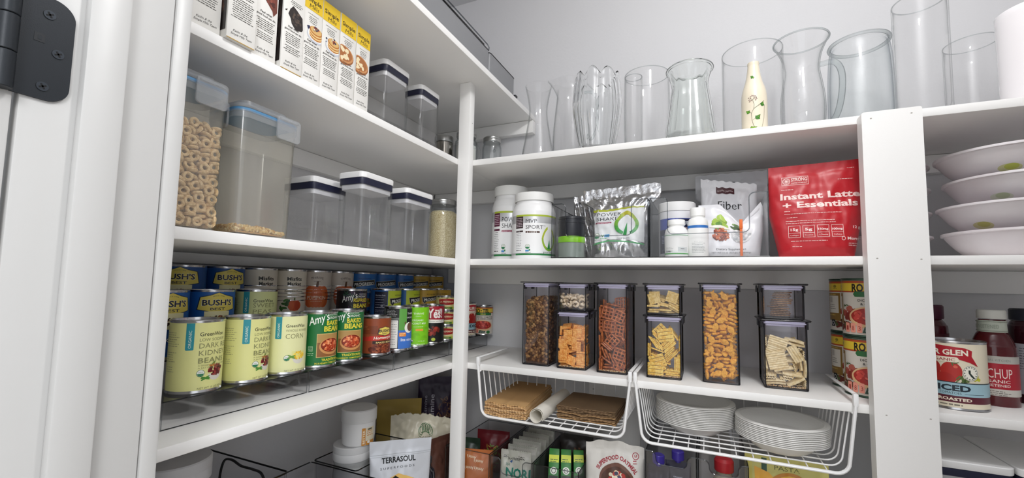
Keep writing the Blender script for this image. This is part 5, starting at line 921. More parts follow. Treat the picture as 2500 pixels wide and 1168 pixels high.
# soft bags: front and back sheets that meet at the sides and at the sealed top
def pouch(name, label, cat, loc, rz, w, h, d, mt, art=None, seed=0, wr=.0018, prof=None, topf=None, rx=0, seal=.12, zig=0, group=None, backoff=0, artrough=.42, nu=36, nv=44, fold=None, metal=0):
    t = thing(name, label, cat, loc, rz, group, rx); prof = prof or (lambda b: 1.0); topf = topf or (lambda a: 0.); sd = Vector((seed*3.7, seed*1.3, seed*7.1))
    def sheet(a, b, s_):
        hw = w/2*prof(b); th = d/2*(min(1, b/.10)**.5*.55+.45)*max(0, 1-max(0, (b-.22)/(1-seal-.22)))**.75 if b < 1-seal else 0
        edge = max(0, 1-abs(a)**3)**.6; x = a*hw; z = b*h+topf(a)*b*b
        n = noise.noise(Vector((x*28, z*22, s_*5))+sd)*wr*2+noise.noise(Vector((x*75, z*60, s_*9))+sd)*wr*.9
        if fold: n += fold(a, b)
        k = min(1, edge*2.2)*min(1, b/.05+.2)
        return Vector((x, -s_*(th*edge+.0006)+n*k*(1 if th > 0 else .45)*(-1 if s_ < 0 else -1), z))
    m = MB(); k = m.mi(mt); G = {}
    for s_ in (1, -1):
        for i in range(nu+1):
            for j in range(nv+1): G[s_, i, j] = m.bm.verts.new(sheet(-1+2*i/nu, j/nv, s_))
        for i in range(nu):
            for j in range(nv): m.face([G[s_, i, j], G[s_, i+1, j], G[s_, i+1, j+1], G[s_, i, j+1]], k)
    for j in range(nv): m.face([G[1, 0, j], G[-1, 0, j], G[-1, 0, j+1], G[1, 0, j+1]], k); m.face([G[1, nu, j], G[-1, nu, j], G[-1, nu, j+1], G[1, nu, j+1]], k)
    for i in range(nu): m.face([G[1, i, 0], G[-1, i, 0], G[-1, i+1, 0], G[1, i+1, 0]], k); m.face([G[1, i, nv], G[-1, i, nv], G[-1, i+1, nv], G[1, i+1, nv]], k)
    m.build('bag_body', t, sharp=70)
    if art:
        def fn(u, v, o):
            b = max(.002, min(.999, v/h)); hw = w/2*prof(b); a = max(-.995, min(.995, u/hw)); p = sheet(a, b, 1); q = .002
            px = sheet(min(1, a+q/hw), b, 1)-sheet(max(-1, a-q/hw), b, 1); pz = sheet(a, min(1, b+q/h), 1)-sheet(a, max(0, b-q/h), 1); nn = px.cross(pz).normalized()
            return p+nn*(o+.0003)
        m = MB(); wrap(m, art, fn, cutx=.003, cutz=.003, step=9e-5, rough=artrough, metal=metal); m.build('printed_front', t, sharp=70, fix=False)
    return t
FOIL = mat('C6C6C8', .2, .95, bump=.8, bscale=90, key='crinkled_foil')
def power_art():
    a = Art(); a.poly([(-66, 42), (-70, 120), (-56, 138), (-20, 137), (24, 141), (62, 140), (62, 42), (20, 50), (-30, 52)], 'D6D8DA').poly([(-72, 132), (-72, 139), (-30, 137), (24, 142), (62, 141), (62, 137), (24, 137), (-30, 131)], 'A3A92E').poly([(-72, 40), (-30, 50), (20, 47), (62, 39), (62, 35), (20, 43), (-30, 46), (-72, 36)], '3E9A5A')
    a.t('POWER', -60, 118, 10, '2A2E34', w=64).t('SHAKE', -62, 105, 10, '2A2E34', w=58).r(-66, 97, -22, 101, '8E2A4A').t('APPLE BERRY FLAVOR', -63, 98, 2, 'F0E0E8', w=38).usda(-66+6, 62, 8).t('V', -48, 58, 8, '3A8A4A', w=7, bold=.03).r(-40, 58, -26, 66, '4A94C4').lines(-50, 54, 24, 1, 3, 2, '3E9A5A', 4).lines(-68, 50, 28, 1, 2, 1.4, '7A7A7A', 1)
    cx, cz = 18, 92
    for i in range(30):
        t0, t1 = PI*1.5+.35+(2*PI-.7)*i/30, PI*1.5+.35+(2*PI-.7)*(i+1)/30; f = abs(i-14.5)/14.5; c = ['A9A62C', '94A830', '6EA238', '48983E', '2E8A48'][min(4, int(f*5))]
        def Q(tt, k): q = 1-.35*max(0, math.sin(tt))**2; return (cx+31*k*math.cos(tt)*q, cz+(30+8*max(0, math.sin(tt)))*k*math.sin(tt))
        a.poly([Q(t0, 1), Q(t1, 1), Q(t1, .72), Q(t0, .72)], c)
    a.poly([(cx-9, 62), (cx+2, 62), (cx+1, 98)], '2E8A48').t('purium', cx-24, 52, 5.5, '5A5E62', w=32)
    return a
zz = lambda a: .0012*math.sin(a*31)+.001*math.sin(a*17+1)-.010*(1-a)*.5
pouch('foil_bag', 'big crinkled silver foil shake bag with green drop logo', 'bag', (.4300, .118, Cz+.0035), .02, .206, .202, .062, FOIL, power_art(), 3, .0030, prof=lambda b: .755+.245*min(1, max(0, (b-.715)/.1)), topf=zz, seal=.14, nu=64, nv=64, fold=lambda a, b: .006*math.sin(a*9+b*11)*max(0, .26-b)*4+.0035*noise.noise(Vector((a*9, b*9, 4)))*(1 if abs(a) > .75 or b > .72 or b < .2 else .25))
pouch('foil_bag', 'small crinkled silver foil bag behind the black protein shaker', 'bag', (.332, .205, Cz+.0035), .15, .112, .205, .03, FOIL, None, 9, .004, topf=zz, seal=.12, nu=44, nv=44, fold=lambda a, b: .004*math.sin(a*12+b*9))
t = thing('protein_shaker', 'black protein shaker with a lime green band and clear base', 'shaker', (.3095, .060, Cz+.003))
m = MB(); m.lathe([(0, 0), (.033, 0), (.0345, .002), (.035, .0405), (.0335, .0405), (.0325, .003), (0, .003)], glass('shaker_clear', 'D8E0DC', '8A9690', 2, rough=.2, haze=.35, hz='C8D4CC'), 48); m.build('clear_base', t)
m = MB(); m.lathe([(0, .041), (.0352, .041), (.0358, .043), (.0358, .0555), (.0350, .057), (0, .057)], mat('86C828', .4), 48); m.build('green_band', t)
m = MB(); m.lathe([(0, .0575), (.0345, .0575), (.0352, .060), (.0352, .092), (.0362, .093), (.0362, .0985), (.0345, .0995), (.0345, .103), (.0355, .104), (.0350, .109), (.033, .1105), (0, .111)], mat('24262C', .35), 56); m.build('black_body', t)
def label_tub(x, y, r, h, bodyc, lidc, lh, label, art, sx, nlid=1.0, shoulder=None, z=Cz+.003, name='supplement_jar', lab=None, cat='jar', lr=None):
    t = thing(name, label, cat, (x, y, z)); m = MB(); lr = lr or r*1.0; hb = h-lh
    P = [(r*.95, 0), (r, .003)]+([(r, shoulder), (lr*.9, hb-.004)] if shoulder else [(r, hb-.002)])
    P = smooth(P, 5) if shoulder else P
    m.lathe([(0, 0)]+P+[(lr*.93, hb), (0, hb)], mat(bodyc, .35), 52); m.build('jar_body', t)
    m = MB(); m.lathe([(0, hb-.0002), (lr, hb+.0002), (lr*1.01, hb+.002), (lr*1.01, h-.002), (lr*.97, h), (0, h)], mat(lidc, .4), 72, rfun=lambda q, zz_, a, j: q*(1+.006*math.cos(36*a))); m.build('lid', t)
    if art:
        m = MB(); R = r+.0003; a0 = facing(x, y, sx); zt = (shoulder or hb)-.002
        if lab: m.lathe([(R, .004), (R, zt)], mat(lab, .4), 48)
        wrap(m, art, lambda u, v, o: ((R+o)*math.cos(a0+u/R), (R+o)*math.sin(a0+u/R), v), cutx=R*.1, step=2.5e-5); m.build('wrap_label', t, sharp=60, fix=False)
    return t
a = Art(); a.r(-60, 6, 60, 100, '3A4A94').pile(-20, 84, 22, 14, 26, 6, 5, ['5A6AB4', '2A3270', '4A5AA4'], 4).r(-8, 78, 50, 98, '161A3A').t('PURIUM', -4, 83, 9.5, 'E8EEF4', w=46, bold=.02).r(-8, 64, 50, 77, 'E0C8BC').r(-60, 6, -28, 72, '17193A').frame(-50, 12, -38, 22, 1, '6A6E8A').lines(-52, 56, 18, 6, 3.6, 1.4, '9A9EB4', 3).r(-60, 4, 60, 12, 'C8C8CC')
label_tub(.571, .122, .0445, .1425, 'D8D8DC', 'E6E6E6', .023, 'blue supplement canister with a white lid at the left of the second clear bin', a, .25)
a = Art(); a.r(-40, 48, 40, 52, '3E9A5A').r(-40, 6, 40, 9, '3E9A3A').r(-40, 42, 0, 47, '2E7A44').lines(-24, 38, 24, 9, 3.2, .9, '6A6E6A', 4).t('LYTE', 10, 40, 6, '6A706C', w=14).r(6, 12, 30, 50, 'CDD2D2').t('LYTE', 12, 37, 5.5, '5A605C', w=14).lines(12, 18, 10, 1, 3, 2, '5A5A5A', 2).t('SUPER', -24, 10.5, 3.6, '3A3E3C', w=14, bold=.03)
label_tub(.5735, .0465, .0262, .0895, 'EFEFED', 'F2F2F0', .013, 'small white supplement bottle with green stripes in the second clear bin', a, -.1, shoulder=.058, lr=.0197, lab='E6E9E8', name='supplement_bottle', cat='bottle')
a = Art(); a.r(-36, 62, 36, 75, '2F6EB8').t('Supplement Facts', -16, 55, 5, '2A3A4A', w=40, bold=.02).lines(-16, 50, 32, 12, 3.6, 1, '6A6E70', 3)
label_tub(.6210, .0580, .0225, .118, 'ECECEA', 'F2F2F0', .020, 'small white supplement bottle with a blue band behind the green striped one', a, .1, shoulder=.080, lr=.0166, lab='E8E8E4', name='supplement_bottle', cat='bottle')
WBAG = mat('E4E4E8', .32, bump=.3, bscale=30, key='white_bag_film'); WBAG2 = mat('C6C7CB', .35, bump=.3, bscale=30, key='grey_white_bag_film')
a = Art(); a.r(-42, 196, 12, 211, '2E3C3E').t('doTERRA | Nutrition', -38, 201, 5, 'C8D0CC', w=46)
pouch('fiber_bag', 'tall grey-white supplement bag at the back of the second clear bin', 'bag', (.700, .222, Cz+.0035), -.03, .172, .236, .034, WBAG2, a, 5, .003, prof=lambda b: .70+.30*min(1, max(0, (b-.62)/.1)), topf=lambda q: .0015*math.sin(q*20), seal=.1)
a = Art(); a.r(-28, 162, 14, 177, '4A1F26').t('doTERRA | Nutrition', -25, 167, 4.6, 'E0D0D0', w=36).t('Fiber', -24, 124, 21, '1E1E22', w=54)
pouch('fiber_bag', 'white fiber supplement bag standing between the two other white bags', 'bag', (.692, .165, Cz+.0035), -.03, .128, .192, .036, WBAG, a, 6, .003, topf=lambda q: .009-.012*q+.0015*math.sin(q*23), seal=.1)
a = Art()
a.pile(-20, 84, 16, 14, 16, 9, 6, ['7FA03C', '9AB84C', '5E8A34', 'A8C45A'], 3).pile(12, 88, 8, 10, 10, 8, 4, ['4A6A34', '6A8A44', '2E4A24'], 5).e(-22, 74, 22, 3.5, 'E8E4DA').pile(-20, 55, 19, 16, 110, 3.4, 2.2, ['A04A2E', 'B8603C', '7A3420', 'C87850'], 8).e(23, 60, 22, 22, 'E0E0E0').pile(23, 60, 20, 20, 70, 4, 3.4, ['C4C6C8', 'EDEDED', 'AEB2B6', 'DADADC'], 11)
a.t('Dietary Supplement', -30, 18, 5, '3A3A40', w=62).t('NET WT 11 oz (323 g) | 30 servings', -40, 10.5, 3.8, '7A7A80', w=82)
t = pouch('fiber_bag', 'front white supplement bag cinched shut by an orange clip', 'bag', (.6915, .100, Cz+.0035), -.03, .138, .128, .05, WBAG, a, 7, .003, prof=lambda b: .88+.12*min(1, b/.5), topf=lambda q: (.004+(-.052 if True else 0)*max(0, 1-abs(q-.32)/.62)+.0) if q < .95 else -.006, seal=.08, fold=lambda q, b: .005*math.exp(-((q-.32)/.08)**2)*b)
m = MB(); m.box(-.0028, .0028, -.004, .0, 0, .086, mat('E8702A', .4), .001); m.box(-.0034, .0034, -.0052, -.0008, .066, .088, mat('E8702A', .4), .001)
o = m.build('bag_clip', None, (.7130, .0715, Cz+.004)); tag(o, 'orange plastic clip strip closing the front white bag', 'clip')
RED = mat('B21F28', .38, bump=.25, bscale=35, key='red_bag_film'); PK = 'EBC9C4'
a = Art(); a.frame(-60, 161, -10, 180, .9, PK).e(-51, 170.5, 7.5, 7.5, PK).e(-51, 170.5, 6.4, 6.4, 'A81F28')
for i in range(12): q = 2*PI*i/12; a.line([(-51+3*math.cos(q), 170.5+3*math.sin(q)), (-51+7.4*math.cos(q), 170.5+7.4*math.sin(q))], .9, PK)
a.e(-51, 170.5, 2.6, 2.6, PK).t('STRONG', -42, 170, 7.6, PK, w=30, bold=.05).t('COFFEE COMPANY', -42, 164.5, 2.8, PK, w=30, bold=.03)
a.lines(-62, 150, 24, 1, 3, 1.5, PK, 2).t('Instant Latte', -64, 128, 14, 'EFD2CC', w=144, bold=.045).t('+ Essentials', -60, 108, 14, 'EFD2CC', w=134, bold=.045)
a.lines(-58, 100, 14, 1, 3, 1.4, PK, 1).lines(-58, 94, 126, 1, 4, 1.3, PK, 7).lines(-54, 86, 24, 1, 3, 1.2, PK, 4).lines(-56, 78, 96, 2, 5, 1.3, PK, 5)
for i, (s_, q) in enumerate((('15g', 'Collagen'), ('5g', 'Coconut'), ('150mg', 'L-Theanine'), ('100mg', 'Caffeine'))):
    x = -52+i*25; a.frame(x, 42, x+21, 68, .8, PK).line([(x, 52), (x+21, 52)], .8, PK).t(s_, x+10.5, 57, 5.6 if i < 2 else 4.4, 'F2DAD6', w=13 if i < 2 else 18, bold=.04, al='C').t(q, x+10.5, 46, 2.4, PK, w=15, bold=.02, al='C')
a.lines(-48, 34, 80, 1, 3, 1.5, PK, 8).lines(-46, 22, 20, 1, 3, 1.5, PK, 9).t('12 g', 62, 60, 6, 'F2DAD6', w=14, bold=.03).t('Morning', 50, 36, 6, 'F2DAD6', w=34, bold=.04).ring(43, 38.5, 3.4, 4, .9, 'F2DAD6').lines(52, 28, 26, 2, 4, 1.4, PK, 3).lines(42, 166, 34, 1, 3, 1.3, PK, 4).lines(60, 190, 16, 1, 3, 1.2, PK, 4)
pouch('coffee_bag', 'bright red instant latte bag standing beside the wide upright board', 'bag', (.8535, .060, Cz+.0005), .0, .168, .207, .062, RED, a, 12, .0028, prof=lambda b: .80+.22*min(1, b/.45)-.02*b, topf=lambda q: .0025*q, seal=.10, nu=44, nv=48)
# ================================================================ SMOKED SNACK CONTAINERS ON THE LOWER BACK SHELF (D)
SEALW = mat('B8B4CC', .3, key='lilac_white_seal'); BLK = mat('17161B', .35, key='black_plastic')
G2 = 'smoked clear snack containers'
def flip(x0, w_, y0, dp, z, h, label, latches='lr'):
    t = thing('snack_container', label, 'food container', (x0, y0, z), group=G2); e = .0022; r = .004; hb = h-.011
    def L(i): return rrect(i, w_-i, i, dp-i, r, 3)
    m = MB(); m.loft([at(L(.003), 0), at(L(.0012), .0025), at(L(.0012), hb), at(L(.0012+e), hb), at(L(.0016+e), .004)], DARKC); m.build('clear_body', t)
    m = MB()
    for x in (.0018, w_-.0018):
        for y in (.0018, dp-.0018): m.tube([(x, y, .003), (x, y, hb)], .00125, BLK if y < .01 else EDGE, 6)
    m.tube([(x, y, .0018) for x, y in L(.0018)], .0016, BLK, 6, closed=True); m.build('corner_edge', t)
    m = MB(); m.loft([at(L(.0045), hb-.004), at(L(.004), hb-.003), at(L(.004), hb+.0005), at(L(.0012), hb+.001), at(L(.0012), hb+.003), at(L(.003), hb+.0035), at(L(.003), hb+.0065)], SEALW); m.build('seal', t)
    m = MB(); m.loft([at(rrect(-.006, w_+.006, -.0035, dp+.0035, .004, 3), hb+.0067), at(rrect(-.0065, w_+.0065, -.004, dp+.004, .004, 3), hb+.008), at(rrect(-.0065, w_+.0065, -.004, dp+.004, .004, 3), hb+.0100), at(rrect(-.006, w_+.006, -.0035, dp+.0035, .004, 3), h)], DARKC)
    m.tube([(x, y, hb+.0088) for x, y in rrect(-.0066, w_+.0066, -.004, dp+.004, .004, 3)], .0011, BLK, 6, closed=True); lid_ = m.build('lid', t)
    for s_ in latches:
        x = -.0040 if s_ == 'l' else w_+.0012
        for y in (.012, dp-.034):
            m = MB(); m.box(x, x+.0028, y, y+.022, hb-.010, hb+.0064, BLK, .0007); m.build('latch', lid_)
    return t
Z1 = D+.0002
flip(.1745, .078, .050, .105, Z1, .226, 'tall smoked container of brown granola clusters, leftmost of the row', 'l')
flip(.2745, .080, .047, .105, Z1, .1505, 'smoked container of orange cheese squares under the cashews')
flip(.2765, .077, .048, .103, Z1+.1508, .0745, 'short smoked container of cashews stacked on the orange crackers')
flip(.3815, .0765, .043, .130, Z1, .2265, 'tall smoked container of waffle pretzels')
flip(.5020, .0805, .046, .105, Z1, .150, 'smoked container of yellow rectangular crackers under the square ones')
flip(.5015, .0800, .047, .103, Z1+.1503, .0765, 'short smoked container of small square crackers stacked on top')
flip(.6265, .0785, .057, .105, Z1, .230, 'tall smoked container full of orange fish crackers')
flip(.7525, .0830, .064, .110, Z1, .1515, 'smoked container of pale ridged chips under the brown crisps')
flip(.7510, .0810, .065, .108, Z1+.1518, .0790, 'short smoked container of brown seed crisps on the right stack')
def cont(x0, w_, y0, d_=.075): return (x0+w_/2, y0+.0055+d_/2, Z1+.0046)
fill('fish', fish_mb, 'fish_cracker', 'orange fish-shaped cracker in the tall snack container', 'cracker', 'fish crackers', cont(.6265, .0785, .057, .066), 0, .202, 200, depth=.022, face=.5, half=.0035, wall=-.033, xw=.0355, rad=.0125, restname='fish_cracker_heap', restlabel='orange fish crackers behind the front ones in the tall container')
def pretzel_mb():
    b = MB(); a = .0130
    for i in range(4):
        q = -a+i*2*a/3; k = .0019 if i in (1, 2) else .0022
        b.tube([(q, -a-.0003, .0004), (q*1.03, -a/3, .0003), (q*1.03, a/3, .0003), (q, a+.0003, .0004)], k, PRETZ, 6); b.tube([(-a-.0003, q, -.0004), (-a/3, q*1.03, -.0003), (a/3, q*1.03, -.0003), (a+.0003, q, -.0004)], k, PRETZ, 6)
    return b
fill('pret', pretzel_mb, 'waffle_pretzel', 'brown waffle pretzel in the tall snack container', 'pretzel', 'waffle pretzels', (.3815+.038, .043+.0055+.0375, Z1+.0046), 0, .170, 120, depth=.075, face=.6, half=.003, wall=-.0375, xw=.0345, rad=.0165, restname='waffle_pretzel_heap', restlabel='brown waffle pretzels at the back of their container')
fill('crk', lambda: cracker_mb(.013, .013, .0021, BUTTER, DOT), 'square_cracker', 'small square butter cracker in the short container', 'cracker', 'square crackers', (.5015+.040, .047+.0055+.0375, Z1+.1503+.0046), 0, .056, 60, depth=.08, face=.3, half=.003, xw=.037, rad=.017, restname='square_cracker_heap', restlabel='small square butter crackers deeper in the short container')
fill('rect', lambda: cracker_mb(.0178, .0152, .0015, YEL, DOT, 3, 7), 'yellow_cracker', 'yellow ridged rectangular cracker in the container under the square ones', 'cracker', 'yellow crackers', cont(.502, .0805, .046), 0, .103, 90, depth=.08, face=.3, half=.003, xw=.037, rad=.017, restname='yellow_cracker_heap', restlabel='yellow ridged crackers deeper in their container')
fill('chex', lambda: cracker_mb(.0118, .0118, .0026, CHEX, mat('B0601A', .8), 4), 'cheese_square', 'orange cheese square in the container under the cashews', 'cracker', 'orange cheese squares', cont(.2745, .080, .047), 0, .106, 140, depth=.08, face=.25, half=.003, xw=.037, rad=.016, restname='cheese_square_heap', restlabel='orange cheese squares deeper in their container')
def cashew_mb():
    b = MB(); n = 9; R = .0072; b.tube([(R*math.cos(PI*(.08+.84*i/(n-1))), R*math.sin(PI*(.08+.84*i/(n-1)))-.004, 0) for i in range(n)], .003, CASH, 8, rr=[.0012, .0027, .0034, .0036, .0037, .0036, .0034, .0027, .0012]); return b
fill('cash', cashew_mb, 'cashew', 'pale curved cashew in the short container above the cheese squares', 'nut', 'cashews', (.2765+.0385, .048+.0055+.0375, Z1+.1508+.0046), 0, .05, 130, depth=.08, face=.6, half=.004, xw=.036, rad=.011, restname='cashew_heap', restlabel='pale cashews deeper in the short container')
def pita_mb():
    b = MB(); n = 8; k = b.mi(PITA); L = []
    for s_ in (1, -1): L.append([[b.bm.verts.new((-.0185+.037*i/n, -.0098+.0196*j/8, s_*.0012+.0009*math.cos(j*PI)*1+.0012*math.sin(i*PI/n))) for j in range(9)] for i in range(n+1)])
    for q, g in enumerate(L):
        for i in range(n):
            for j in range(8): b.face([g[i][j], g[i+1][j], g[i+1][j+1], g[i][j+1]], k)
    for i in range(n):
        for j in (0, 8): b.face([L[0][i][j], L[0][i+1][j], L[1][i+1][j], L[1][i][j]], k)
    for j in range(8):
        for i in (0, n): b.face([L[0][i][j], L[0][i][j+1], L[1][i][j+1], L[1][i][j]], k)
    return b
fill('pita', pita_mb, 'ridged_chip', 'pale ridged rectangular chip in the container under the brown crisps', 'chip', 'pale ridged chips', (.7525+.0415, .064+.0055+.0375, Z1+.0046), 0, .124, 110, depth=.08, restname='ridged_chip_heap', restlabel='pale ridged chips deeper in their container')
def crisp_mb():
    rg = random.Random(3); P = [((.022+rg.uniform(-.003, .002))*math.cos(2*PI*i/22), (.0165+rg.uniform(-.0015, .0012))*math.sin(2*PI*i/22)) for i in range(22)]
    b = MB(); b.loft([[(x*.97, y*.97, -.0011+.05*x*x*40*.02) for x, y in P], [(x, y, .04*x*x*2) for x, y in P], [(x*.97, y*.97, .0012+.04*x*x*2) for x, y in P]], THIN); return b
fill('thin', crisp_mb, 'seed_crisp', 'thin brown seed crisp in the short container on the right stack', 'cracker', 'brown seed crisps', (.751+.0405, .065+.0055+.0375, Z1+.1518+.0046), 0, .058, 60, depth=.08, restname='seed_crisp_heap', restlabel='brown seed crisps deeper in the short container')
GRA = [speckle('granola_a', '5A3A20', '8A6238', 260, .8, .8), mat('7A5632', .8, bump=.6, bscale=300), mat('4A2E1A', .8, bump=.6, bscale=300), mat('A07C4C', .8, bump=.6, bscale=300)]
lumps('granola', 'brown granola clusters filling the leftmost snack container', 'granola', (.179, .248, .0542, .150, Z1+.004, Z1+.183), 1500, .0052, GRA, 5, core=GRA[2], top=lambda x, y: .010*math.sin(x*90)+.006*math.cos(y*60), flat=.85)
for x0, x1, y0, zz_, nm in ((.279, .350, .0515, Z1, 'under the cheese squares'), (.3858, .454, .0475, Z1, 'under the pretzels'), (.506, .5785, .0505, Z1, 'under the yellow crackers'), (.757, .831, .0685, Z1, 'under the ridged chips')):
    lumps('crumbs', 'fine beige crumbs on the container floor %s' % nm, 'crumbs', (x0, x1, y0, y0+.07, zz_+.0036, zz_+.0065), 260, .0016, [mat('D8B884', .9), mat('C49A60', .9), mat('E4CCA4', .9)], 9, core=None)
# big tomato cans behind the wide upright board
for x, y, z, s_, a_, nm in ((.948, .100, D+.0002, -.5, 0, 'lower front diced tomato can with a yellow band, beside the wide board'), (.948, .100, D+.1224, -.5, 0, 'upper front diced tomato can with a yellow band, beside the wide board'),
                         (.9455, .188, D+.0002, -.25, .35, 'lower rear diced tomato can, mostly hidden by the front one'), (.9455, .188, D+.1224, -.25, .35, 'upper rear diced tomato can, mostly hidden by the front one')):
    can(x, y, z, .0425, .122, 'D4CDC2', rotel(), nm, s_, a_, topm=mat('3E5446', .35, .6))

# ================================================================ WIRE BASKETS HANGING UNDER THE SHELF
def basket(x0, x1, label, dp=.225, zb=1.143, arms=(.203, .203)):
    t = thing('wire_basket', label, 'basket', (x0, 0, zb), group='white wire baskets under the shelf'); W = x1-x0; H = D-zb; yf = -.0075; b_ = .014; rc = .024
    def U(i, top, yy):   # U profile in XZ, inset i
        a = i+b_; P = [(i*.9+.001, yy, top), (a*.55+i*.4, yy, top*.5)]
        A = [(a+rc-rc*math.cos(q*PI/12), yy, i+rc-rc*math.sin(q*PI/12)) for q in range(7)]
        B = [(W-x, y, z) for x, y, z in A[::-1]]; return [(i*.9+.001, yy, top)]+A+B+[(W-i*.9-.001, yy, top)]
    m = MB(); m.tube(U(0, H+.001, yf), .0042, WIRE, 10, flat=.8); m.build('front_frame', t)
    for x, L in ((.001, arms[0]), (W-.001, arms[1])):
        m = MB(); m.tube([(x, yf, H-.003), (x, yf-.0005, H+.0025), (x, yf+.003, H+.0045), (x, yf+.007, H+.0050), (x, L-.01, H+.0050), (x, L, H+.0046)], .0042, WIRE, 8, flat=.55) if 0 else None
        k = [(yf-.002, H-.004), (yf-.002, H+.0012), (yf+.0005, H+.0033)]
        m.box(x-.0042, x+.0042, .0, L, T+.0+H-.0+.0003, T+H+.0028, WIRE, .001); m.box(x-.0042, x+.0042, yf-.0035, -.0006, H-.004, T+H+.0028, WIRE, .0015); m.build('shelf_arm', t)
    m = MB(); n = 8
    for j in range(n):
        yy = .014+(dp-.014)*j/(n-1); q = U(.006, H-.016-.001, yy); m.tube(q, .0016, WIRE, 6)
    for i in range(11):
        x = .050+(W-.100)*i/10; m.tube([(x, yf, .0018), (x, .004, .0022), (x, dp-.012, .0022), (x, dp+.004, .010), (x, dp+.008, .030), (x, dp+.010, H-.018)], .0014, WIRE, 6)
    m.tube([(.001, yf, H-.022), (.0075, .006, H-.016), (.008, dp, H-.016), (.018, dp+.010, H-.016), (W-.018, dp+.010, H-.016), (W-.008, dp, H-.016), (W-.0075, .006, H-.016), (W-.001, yf, H-.022)], .0021, WIRE, 8)
    m.build('wire_grid', t); return t
basket(.0700, .4740, 'white wire basket holding the folded brown paper bags', arms=(.200, .215))
basket(.4835, .8975, 'white wire basket holding the two stacks of white bowls', arms=(.215, .205))
# folded paper bags
KR = [mat('CDA777', .85, bump=.3, bscale=70), mat('C39C6A', .85, bump=.3, bscale=70), mat('D2AE82', .85, bump=.3, bscale=70)]; KSHADE = [mat('7E654A', .85, bump=.3, bscale=70), mat('8C7052', .85, bump=.3, bscale=70), mat('74593F', .85, bump=.3, bscale=70), mat('B08C62', .85)]  # second list: brown bag paper with the right stack's shade painted into its colour
def paper_bag(x0, x1, y0, y1, z, th, mt, seed, amp, label, group, skew=0., cat='paper bag'):
    rg = random.Random(seed); b = MB(); k = b.mi(mt); nx, ny = 30, 8; G = {}; ph = rg.uniform(-.3, .3)
    for s_ in (0, 1):
        for i in range(nx+1):
            for j in range(ny+1):
                u, v = i/nx, j/ny; wv = amp*(math.exp(-((u-.42)/.09)**2)*-.9+math.exp(-((u-.52)/.06)**2)*.6+.35*math.sin(u*9+ph))*(1-.8*v)
                edge = (.0012*(-1)**i if j == 0 else 0)
                lift = .0009*math.sin(u*21+seed)*(1-v) if j == 0 else 0
                G[s_, i, j] = b.bm.verts.new((x0+(x1-x0)*u+skew*v+rg.uniform(-.0002, .0002), y0+(y1-y0)*v+edge, z+wv+lift+(th if s_ else 0)))
        for i in range(nx):
            for j in range(ny): b.face([G[s_, i, j], G[s_, i+1, j], G[s_, i+1, j+1], G[s_, i, j+1]], k)
    for i in range(nx):
        for j in (0, ny): b.face([G[0, i, j], G[0, i+1, j], G[1, i+1, j], G[1, i, j]], k)
    for j in range(ny):
        for i in (0, nx): b.face([G[0, i, j], G[0, i, j+1], G[1, i, j+1], G[1, i, j]], k)
    return tag(b.build('paper_bag', None, sharp=40), label, cat, group)
rg = random.Random(4)
for i in range(11):
    dx = rg.uniform(-.0015, .0015); dy = rg.uniform(-.004, .003)
    if i == 10: lab, grp = 'topmost folded brown paper bag of the left stack in the wire basket', None
    else: lab, grp = 'folded brown paper bag within the left stack in the wire basket', 'brown paper bags of the left stack'
    paper_bag(.092+dx, .213+dx-(i > 7)*.003, -.004+dy, .262+dy, 1.1478+.0030*i, .0023, KR[i % 3], i, .0022, lab, grp, skew=-.022)
for i in range(13):
    dx = rg.uniform(-.003, .003); dy = rg.uniform(-.005, .004)
    if i == 12: lab, grp = 'topmost dark folded paper bag of the right stack in the wire basket', None
    else: lab, grp = 'dark brown folded paper bag within the right stack in the wire basket', 'dark paper bags of the right stack'
    paper_bag(.276+dx, .427+dx, .052+dy, .208+dy, 1.1478+.0027*i, .0020, KSHADE[3 if i in (1, 3, 6) else i % 3], i+20, .0024, lab, grp)
m = MB(); k = m.mi(mat('E8E4DA', .6)); n = 60; A = []
for yy in (-.018, .10, .212):
    A.append([])
    for s_ in (0, 1):
        for i in range(n+1):
            q = i/n; an = -.6+q*4.2*PI/1.0*.72; rr_ = .0190-.0052*q-(.0007 if s_ else 0); A[-1].append((.2455+rr_*math.cos(an)*1.05, yy+.004*math.sin(an), 1.1670+rr_*math.sin(an)))
V = [[m.bm.verts.new(p) for p in L] for L in A]
for a_, b_ in zip(V, V[1:]):
    for s_ in (0, 1):
        o = s_*(n+1)
        for i in range(n): m.face([a_[o+i], a_[o+i+1], b_[o+i+1], b_[o+i]], k)
for L in (V[0], V[-1]):
    for i in range(n): m.face([L[i], L[i+1], L[n+2+i], L[n+1+i]], k)
one('paper_roll', m, 'rolled white paper lying between the two stacks of paper bags', 'paper roll')
# nested disposable bowls
PUL = mat('E6E5E2', .65, bump=.25, bscale=150, key='pressed_paper')
def bowl_stack(x, y, n, z, pitch, which):
    P = smooth([(.050, 0), (.056, .004), (.068, .016), (.078, .0245)], 4)+[(.0800, .0262), (.086, .0278), (.0895, .0268), (.0900, .0256)]
    o0 = None; nm = 'white pressed paper bowl within the %s stack in the wire basket' % which
    for i in range(n):
        if o0 is None:
            m = MB(); m.lathe([(0, 0)]+P+[(.0892, .0254)]+[(a-.0009, b+.0009) for a, b in P[::-1][3:]]+[(0, .0009)], PUL, 72); o0 = m.build('paper_bowl', None); o = o0
        else: o = o0.copy(); COL.objects.link(o)
        o.location = (x+rnd.uniform(-.0006, .0006), y+rnd.uniform(-.0006, .0006), z+pitch*i)
        tag(o, ('topmost white paper bowl, open side up, of the %s stack in the wire basket' % which) if i == n-1 else nm, 'bowl'); 
        if i < n-1: o['group'] = 'paper bowls of the %s stack' % which
        elif 'group' in o: del o['group']
